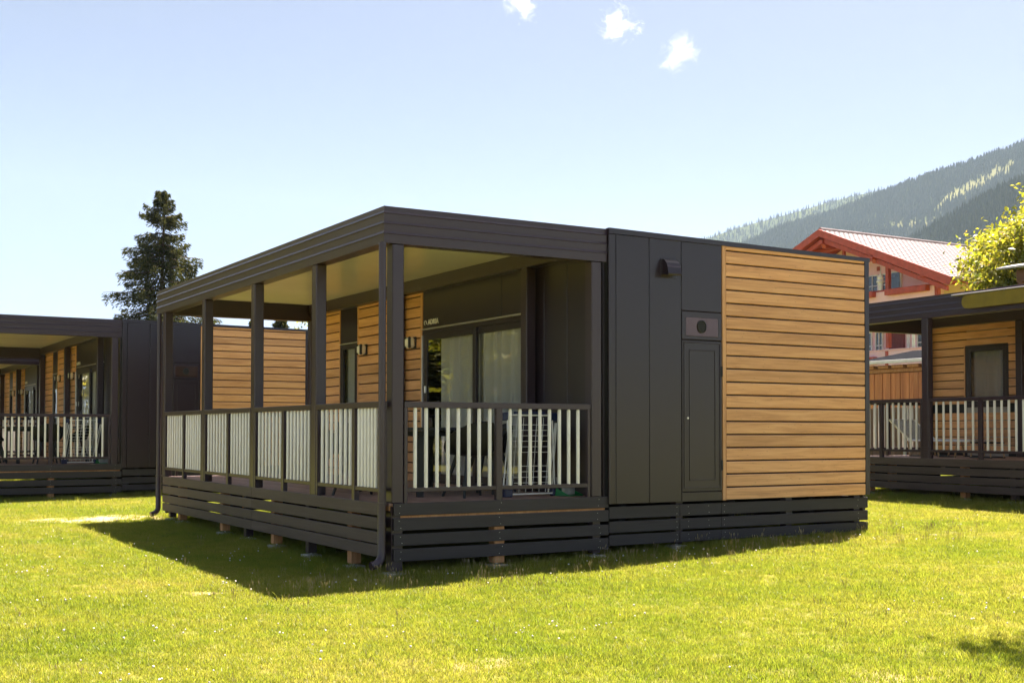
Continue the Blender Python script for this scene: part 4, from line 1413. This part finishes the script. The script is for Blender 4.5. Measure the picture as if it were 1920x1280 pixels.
def canopy():
    g0 = float(gz(21.5, 7.5))
    t = thing("timber_canopy", (22.0, 7.2, g0), "brown timber canopy with pale sheet roof beyond the right cabin", "canopy")
    z = 4.42 - g0
    MB().prism([(-1.30, z + 0.30), (-1.30, z + 0.345), (-0.62, z + 0.48), (2.6, z + 0.48), (2.6, z + 0.42), (-0.58, z + 0.42)], 1, -3.2, 1.62).part('sheet_roof', 'greysheet', t)
    MB().cbox(-0.95, -0.80, -3.1, 1.30, z - 0.02, z + 0.29, 0.01).part('beam', 'brownbeam', t)
    MB().cbox(2.2, 2.35, -3.1, 1.30, z - 0.02, z + 0.29, 0.01).part('beam', 'brownbeam', t)
    MB().cbox(-0.79, 2.19, 1.13, 1.28, z - 0.02, z + 0.28, 0.01).part('beam', 'brownbeam', t)
    for x in (-0.95, 2.2):
        for y in (-3.0, 1.12):
            MB().cbox(x, x + 0.15, y, y + 0.15, 0, z - 0.022, 0.01).part('post', 'brownbeam', t)
canopy()

# ------------------------------------------------------------------ trees
def leaf_cards(C, D, N, ln, wd):
    """diamond leaves: centre C, direction D, normal N, arrays"""
    D = D / np.linalg.norm(D, axis=1, keepdims=True)
    S_ = np.cross(D, N)
    S_ /= np.linalg.norm(S_, axis=1, keepdims=True) + 1e-9
    ln = ln[:, None]; wd = wd[:, None]
    nn = np.cross(S_, D)
    a = C - D * ln * 0.5
    b = C + S_ * wd * 0.5 + nn * ln * 0.10
    c = C + D * ln * 0.5
    d = C - S_ * wd * 0.5 + nn * ln * 0.10
    V = np.stack([a, b, c, d], 1).reshape(-1, 3)
    n = len(C)
    F = np.arange(4 * n).reshape(n, 4)
    return V, F

def spruce(base, H, R, label, seed, density=1.0, lean=0.0, z_from=0.08):
    r = np.random.default_rng(seed)
    t = thing("spruce_tree", base, label, "tree", "trees behind the left cabins")
    mb = MB()
    mb.tube([(0, 0, 0), (0, 0, H * 0.5), (lean, 0, H * 0.98)], [0.018 * H, 0.010 * H, 0.002 * H], 8)
    C, D, N, Ls, Ws = [], [], [], [], []
    z = H * z_from
    while z < H * 0.985:
        q = z / H
        L0 = R * (1 - q) ** 0.84 * 1.04 + 0.06
        nb = int(r.integers(5, 8))
        a0 = r.uniform(0, 6.28)
        for k in range(nb):
            if r.random() < 0.10: continue
            a = a0 + 6.283 * k / nb + r.normal(0, 0.25)
            L = L0 * r.uniform(0.58, 1.10)
            droop = 0.16 + 0.28 * (1 - q)
            pts = []
            for s in np.linspace(0, 1, 6):
                rad = L * s
                zz = z + r.normal(0, 0.02) - droop * L * (s ** 1.3) + 0.30 * L * max(0, s - 0.62) + (0.35 * L * s if q > 0.85 else 0)
                pts.append((rad * math.cos(a), rad * math.sin(a), zz))
            mb.tube(pts, [0.020 * (1 - s) * (0.5 + L / 2) + 0.006 for s in np.linspace(0, 1, 6)], 4, False)
            n = int(density * (36 + 100 * L))
            s = r.uniform(0.10, 1.0, n) ** 0.8
            P = np.array(pts)
            ix = np.clip(s * 5, 0, 4.999); i0 = ix.astype(int); fr = (ix - i0)[:, None]
            pc = P[i0] * (1 - fr) + P[i0 + 1] * fr
            side = np.array([-math.sin(a), math.cos(a), 0])
            spread = (0.34 * L * (1 - s * 0.75) * r.uniform(-1, 1, n))[:, None]
            drop = -np.abs(r.normal(0, 0.20, n)) * (0.5 + 0.40 * L)
            pc = pc + side * spread
            pc[:, 2] += drop - np.abs(spread[:, 0]) * 0.25
            out = np.array([math.cos(a), math.sin(a), 0.0])
            dd = out * r.uniform(0.2, 1.0, n)[:, None] + side * (spread * 1.6) + np.stack([np.zeros(n), np.zeros(n), r.uniform(-1.1, 0.25, n)], -1)
            C.append(pc); D.append(dd); N.append(r.normal(0, 1, (n, 3)))
            Ls.append(r.uniform(0.14, 0.32, n)); Ws.append(r.uniform(0.03, 0.065, n))
        z += H * 0.021 * r.uniform(0.35, 1.6)
    mb.part("trunk", 'bark', t)
    V, F = leaf_cards(np.concatenate(C), np.concatenate(D), np.concatenate(N), np.concatenate(Ls), np.concatenate(Ws))
    inst("crown", np_mesh("crown", V, F, 'needle'), t)
    return t

def broadleaf(base, H, crown_c, crown_r, label, seed, mat, nclump, leaf, per, group, trunk=0.12, name="leafy_tree"):
    r = np.random.default_rng(seed)
    t = thing(name, base, label, "tree", group)
    mb = MB()
    cc = np.array(crown_c); cr = np.array(crown_r)
    mb.tube([(0, 0, -0.1), (0.04, 0.02, H * 0.25), (cc[0] * 0.5, cc[1] * 0.5, cc[2])], [trunk, trunk * 0.8, trunk * 0.35], 9)
    C, D, N, L, W_ = [], [], [], [], []
    ga = math.pi * (3 - math.sqrt(5))
    for k in range(nclump):
        u = r.normal(0, 1, 3); u /= np.linalg.norm(u)
        rad = r.uniform(0.35, 1.0) ** 0.55 * r.uniform(0.82, 1.08)
        c = cc + u * cr * rad
        if k % 3 == 0:
            st = np.array([cc[0] * 0.4, cc[1] * 0.4, cc[2] - cr[2] * r.uniform(0.2, 0.8)])
            mid = (st + c) / 2 + r.normal(0, 0.08, 3)
            mb.tube([tuple(st), tuple(mid), tuple(c)], [trunk * 0.30, trunk * 0.18, trunk * 0.05], 5, False)
        cs = cr.mean() * r.uniform(0.13, 0.26)
        n = int(per * r.uniform(0.6, 1.4))
        p = c + r.normal(0, 1, (n, 3)) * cs * np.array([1, 1, 0.75]) * 0.62
        C.append(p)
        out = (p - cc) / cr
        D.append(out * 0.5 + r.normal(0, 0.7, (n, 3)) + np.array([0, 0, -0.35]))
        N.append(out * 0.6 + r.normal(0, 0.8, (n, 3)) + np.array([0, 0, 0.7]))
        L.append(leaf * r.uniform(0.6, 1.3, n)); W_.append(leaf * 0.55 * r.uniform(0.6, 1.25, n))
    mb.part("trunk", 'bark', t)
    V, F = leaf_cards(np.concatenate(C), np.concatenate(D), np.concatenate(N), np.concatenate(L), np.concatenate(W_))
    inst("crown", np_mesh("crown", V, F, mat), t)
    return t

def gl(x, y):
    return (x, y, float(gz(min(x, 60), min(y, 40))))
spruce(gl(10.06, 47.4), 12.7, 5.4, "tall dark spruce rising behind the left cabins", 23, 1.0, 0.15)
TB = "trees behind the left cabins"
broadleaf(gl(8.7, 38.9), 5.6, (0, 0, 4.0), (0.95, 0.95, 1.75), "small yellow green tree at the foot of the spruce", 31, 'leaf_y', 60, 0.16, 60, TB)
broadleaf(gl(9.75, 38.6), 5.6, (0, 0, 4.1), (0.75, 0.75, 1.45), "yellow green tree just right of the spruce, over the left cabin's roof", 32, 'leaf_y', 50, 0.16, 60, TB)
spruce(gl(11.55, 38.0), 5.9, 1.6, "low dark conifer over the left cabin's roof, left of the pair", 33, 1.2)
spruce(gl(12.55, 37.6), 6.0, 1.7, "low dark conifer over the left cabin's roof, right of the pair", 34, 1.2)
broadleaf(gl(13.3, 36.8), 5.5, (0, 0, 3.9), (0.85, 0.85, 1.75), "yellow green tree over the right end of the left cabin's roof", 35, 'leaf_y', 60, 0.16, 60, TB)
RG = "leafy trees by the guest house"
broadleaf(gl(26.9, 11.7), 7.9, (0.1, -0.1, 5.3), (2.4, 2.4, 2.75), "yellow green leafy tree at right edge before the pink house", 41, 'leaf_y', 380, 0.165, 200, None, 0.16)
broadleaf(gl(3.05, 34.3), 4.6, (0, 0, 3.4), (0.9, 0.9, 1.5), "low yellow green bush left of the spruce, over the left cabin's roof", 36, 'leaf_y', 50, 0.16, 60, TB)
# a wood left of the frame, seen mirrored in the sliding door
rr_ = random.Random(5)
for k in range(9):
    x = -26 + k * 2.6 + rr_.uniform(-0.8, 0.8)
    y = 34 + rr_.uniform(-5, 5) - (x + 26) * 0.05
    if x > -7.5: y += 6
    h = rr_.uniform(9.5, 13)
    broadleaf(gl(x, y), h, (0, 0, h * 0.55), (3.0, 3.0, h * 0.47), "leafy tree beyond the left edge, mirrored in the sliding door", 60 + k, 'leaf_g' if k % 3 == 0 else 'leaf_y', 170, 0.34, 80, "trees mirrored in the door glass", 0.2)
for k in range(7):
    x = -27 + k * 3.3 + rr_.uniform(-0.8, 0.8)
    y = 43 + rr_.uniform(-3, 3)
    h = rr_.uniform(11, 14)
    broadleaf(gl(x, y), h, (0, 0, h * 0.52), (3.6, 3.6, h * 0.5), "leafy tree beyond the left edge, mirrored in the sliding door", 160 + k, 'leaf_y', 120, 0.55, 80, "trees mirrored in the door glass", 0.2)
# a young tree beside the photographer, its shadow on the lawn at right
broadleaf(gl(5.2, -5.08), 8.0, (0.0, 0.0, 8.0), (1.35, 1.25, 1.1), "slender tree right of the frame shading the lawn corner", 80, 'leaf_g', 90, 0.14, 80, None, 0.07)

# ------------------------------------------------------------------ lawn
def tuft(seed, n, rad, h0, h1, w, lean):
    r = np.random.default_rng(seed)
    V, F = [], []
    for k in range(n):
        a = r.uniform(0, 6.283); d = rad * math.sqrt(r.uniform(0, 1))
        x, y = d * math.cos(a), d * math.sin(a)
        h = r.uniform(h0, h1); ww = w * r.uniform(0.7, 1.3)
        la = r.uniform(0, 6.283); ll = h * r.uniform(0.15, lean)
        fa = r.uniform(0, 6.283)
        sx, sy = math.cos(fa) * ww / 2, math.sin(fa) * ww / 2
        o = len(V)
        for s, ws in ((0, 1.0), (0.5, 0.85)):
            cx, cy, cz = x + math.cos(la) * ll * s * s, y + math.sin(la) * ll * s * s, h * s * (1 - 0.12 * s) - 0.004
            V += [(cx - sx * ws, cy - sy * ws, cz), (cx + sx * ws, cy + sy * ws, cz)]
        V.append((x + math.cos(la) * ll, y + math.sin(la) * ll, h * 0.86))
        F += [(o, o + 1, o + 3, o + 2)]
        F += [(o + 2, o + 3, o + 4, o + 4)]
    me = bpy.data.meshes.new("grass_tuft")
    me.from_pydata(V, [], [f if f[2] != f[3] else f[:3] for f in F])
    me.materials.append(M['blade'])
    return me
tufts = [tuft(200 + k, 44, 0.085, 0.016, 0.040, 0.0036, 0.95) for k in range(6)] + [tuft(300 + k, 26, 0.06, 0.04, 0.095, 0.0038, 0.7) for k in range(3)]
def stalk(seed):
    r = random.Random(seed)
    mb = MB()
    for k in range(4):
        x, y = r.uniform(-.06, .06), r.uniform(-.06, .06)
        h = r.uniform(0.10, 0.20)
        lx, ly = r.uniform(-.03, .03), r.uniform(-.03, .03)
        mb.tube([(x, y, 0), (x + lx * .4, y + ly * .4, h * .6), (x + lx, y + ly, h)], [0.0012, 0.001, 0.001], 3, False)
        mb.tube([(x + lx, y + ly, h - 0.005), (x + lx * 1.2, y + ly * 1.2, h + 0.022), (x + lx * 1.5, y + ly * 1.5, h + 0.045)], [0.002, 0.005, 0.001], 4, False)
    return mb.mesh("grass_stalk", 'straw')
stalks = [stalk(k) for k in range(3)]

FOOTPRINTS = [(0, 0, 0, 6.68, 8.6, 0.0), (*OA[:2], 0, 6.68, 8.6, 0.0), (*OA2[:2], 0, 6.68, 8.6, 0.0), (*OA3[:2], 0, 6.68, 8.6, 0.0), (11.014, -3.05, 0, 6.68, 8.6, -0.047), (38, 24.9, 0, 14, 11.8, 0.0), (23, 7.4, 0, 4.2, 8.0, 0)]
def inside(x, y, grow):
    m_ = np.zeros(len(x), bool)
    for ox, oy, _, w, l, rz in FOOTPRINTS:
        c, s = math.cos(-rz), math.sin(-rz)
        lx, ly = (x - ox) * c - (y - oy) * s, (x - ox) * s + (y - oy) * c
        m_ |= (lx > -grow) & (lx < w + grow) & (ly > -grow) & (ly < l + grow)
    return m_
def bare(x, y):
    b = np.zeros(len(x))
    for px, py, rx, ry, st in PATCHES:
        d = ((x - px) / rx) ** 2 + ((y - py) / ry) ** 2 + 0.6 * hash_noise(x * 3, y * 3)
        b = np.maximum(b, np.clip((1.1 - d) / 0.7, 0, 1) * st)
    return b
def lawn():
    dmin, dmax = 4.5, 62.0
    d = np.linspace(dmin, dmax, 4000)
    dens = np.where(d < 11, 420.0, 420.0 * (11 / d) ** 1.15)
    w = dens * d
    half = math.radians(30)
    total = int((np.sum(w) * (d[1] - d[0])) * 2 * half)
    cdf = np.cumsum(w); cdf /= cdf[-1]
    dd = np.interp(rng.uniform(0, 1, total), cdf, d)
    th = rng.uniform(-half, half, total)
    x = CAM.x + dd * np.sin(yaw + th)
    y = CAM.y + dd * np.cos(yaw + th)
    k = ~inside(x, y, -0.5)
    k &= rng.uniform(0, 1, total) > bare(x, y) * 0.93
    x, y, dd = x[k], y[k], dd[k]
    n = len(x)
    near = inside(x, y, 0.35)
    scl = rng.uniform(0.7, 1.25, n) * np.clip((dd / 16) ** 0.5, 1.0, 1.7) * (1 + 0.2 * hash_noise(x * 0.9, y * 0.9))
    idx = rng.integers(0, 6, n)
    tall = near & (rng.uniform(0, 1, n) < 0.55) | (rng.uniform(0, 1, n) < 0.03)
    idx = np.where(tall, rng.integers(6, 9, n), idx)
    p = np.stack([x, y, gz(x, y)], -1)
    rots = np.stack([rng.normal(0, 0.06, n), rng.normal(0, 0.06, n), rng.uniform(0, 6.283, n)], -1)
    tag(scatter("lawn_grass", p, rots, scl, idx, tufts), "short sunlit yellow green lawn grass around the cabins")
    # seed stalks, mostly along the edge of the nearest cabin
    m_ = 260
    x = rng.uniform(-2, 7.5, m_); y = rng.normal(-0.75, 0.5, m_)
    x2 = rng.uniform(-5, 12, 300); y2 = rng.uniform(-8, 6, 300)
    x, y = np.concatenate([x, x2]), np.concatenate([y, y2])
    k = ~inside(x, y, 0.02)
    x, y = x[k], y[k]
    n = len(x)
    tag(scatter("seed_stalks", np.stack([x, y, gz(x, y)], -1), np.stack([np.zeros(n), np.zeros(n), rng.uniform(0, 6.28, n)], -1), rng.uniform(0.4, 0.8, n), rng.integers(0, 3, n), stalks), "dry pale seed stalks standing in the lawn by the cabin")
    # white clover heads in drifts
    cx = rng.uniform(-7, 9, 90); cy2 = rng.uniform(-8, 9, 90)
    q = rng.integers(0, 90, 1000)
    x = cx[q] + rng.normal(0, 0.45, 1000); y = cy2[q] + rng.normal(0, 0.35, 1000)
    k = ~inside(x, y, 0.05)
    x, y = x[k], y[k]
    n = len(x)
    fl = []
    for s in range(2):
        bm = bmesh.new()
        bmesh.ops.create_icosphere(bm, subdivisions=1, radius=0.0085)
        for v in bm.verts:
            v.co *= random.uniform(0.75, 1.2)
        me = bpy.data.meshes.new("clover_head"); bm.to_mesh(me); bm.free()
        me.materials.append(plain("clover_white", (0.62, 0.58, 0.50), 0.9))
        fl.append(me)
    tag(scatter("clover_flowers", np.stack([x, y, gz(x, y) + rng.uniform(0.035, 0.065, n)], -1), rng.uniform(0, 6, (n, 3)), rng.uniform(0.6, 1.15, n), rng.integers(0, 2, n), fl), "tiny white clover heads dotted over the lawn")
lawn()
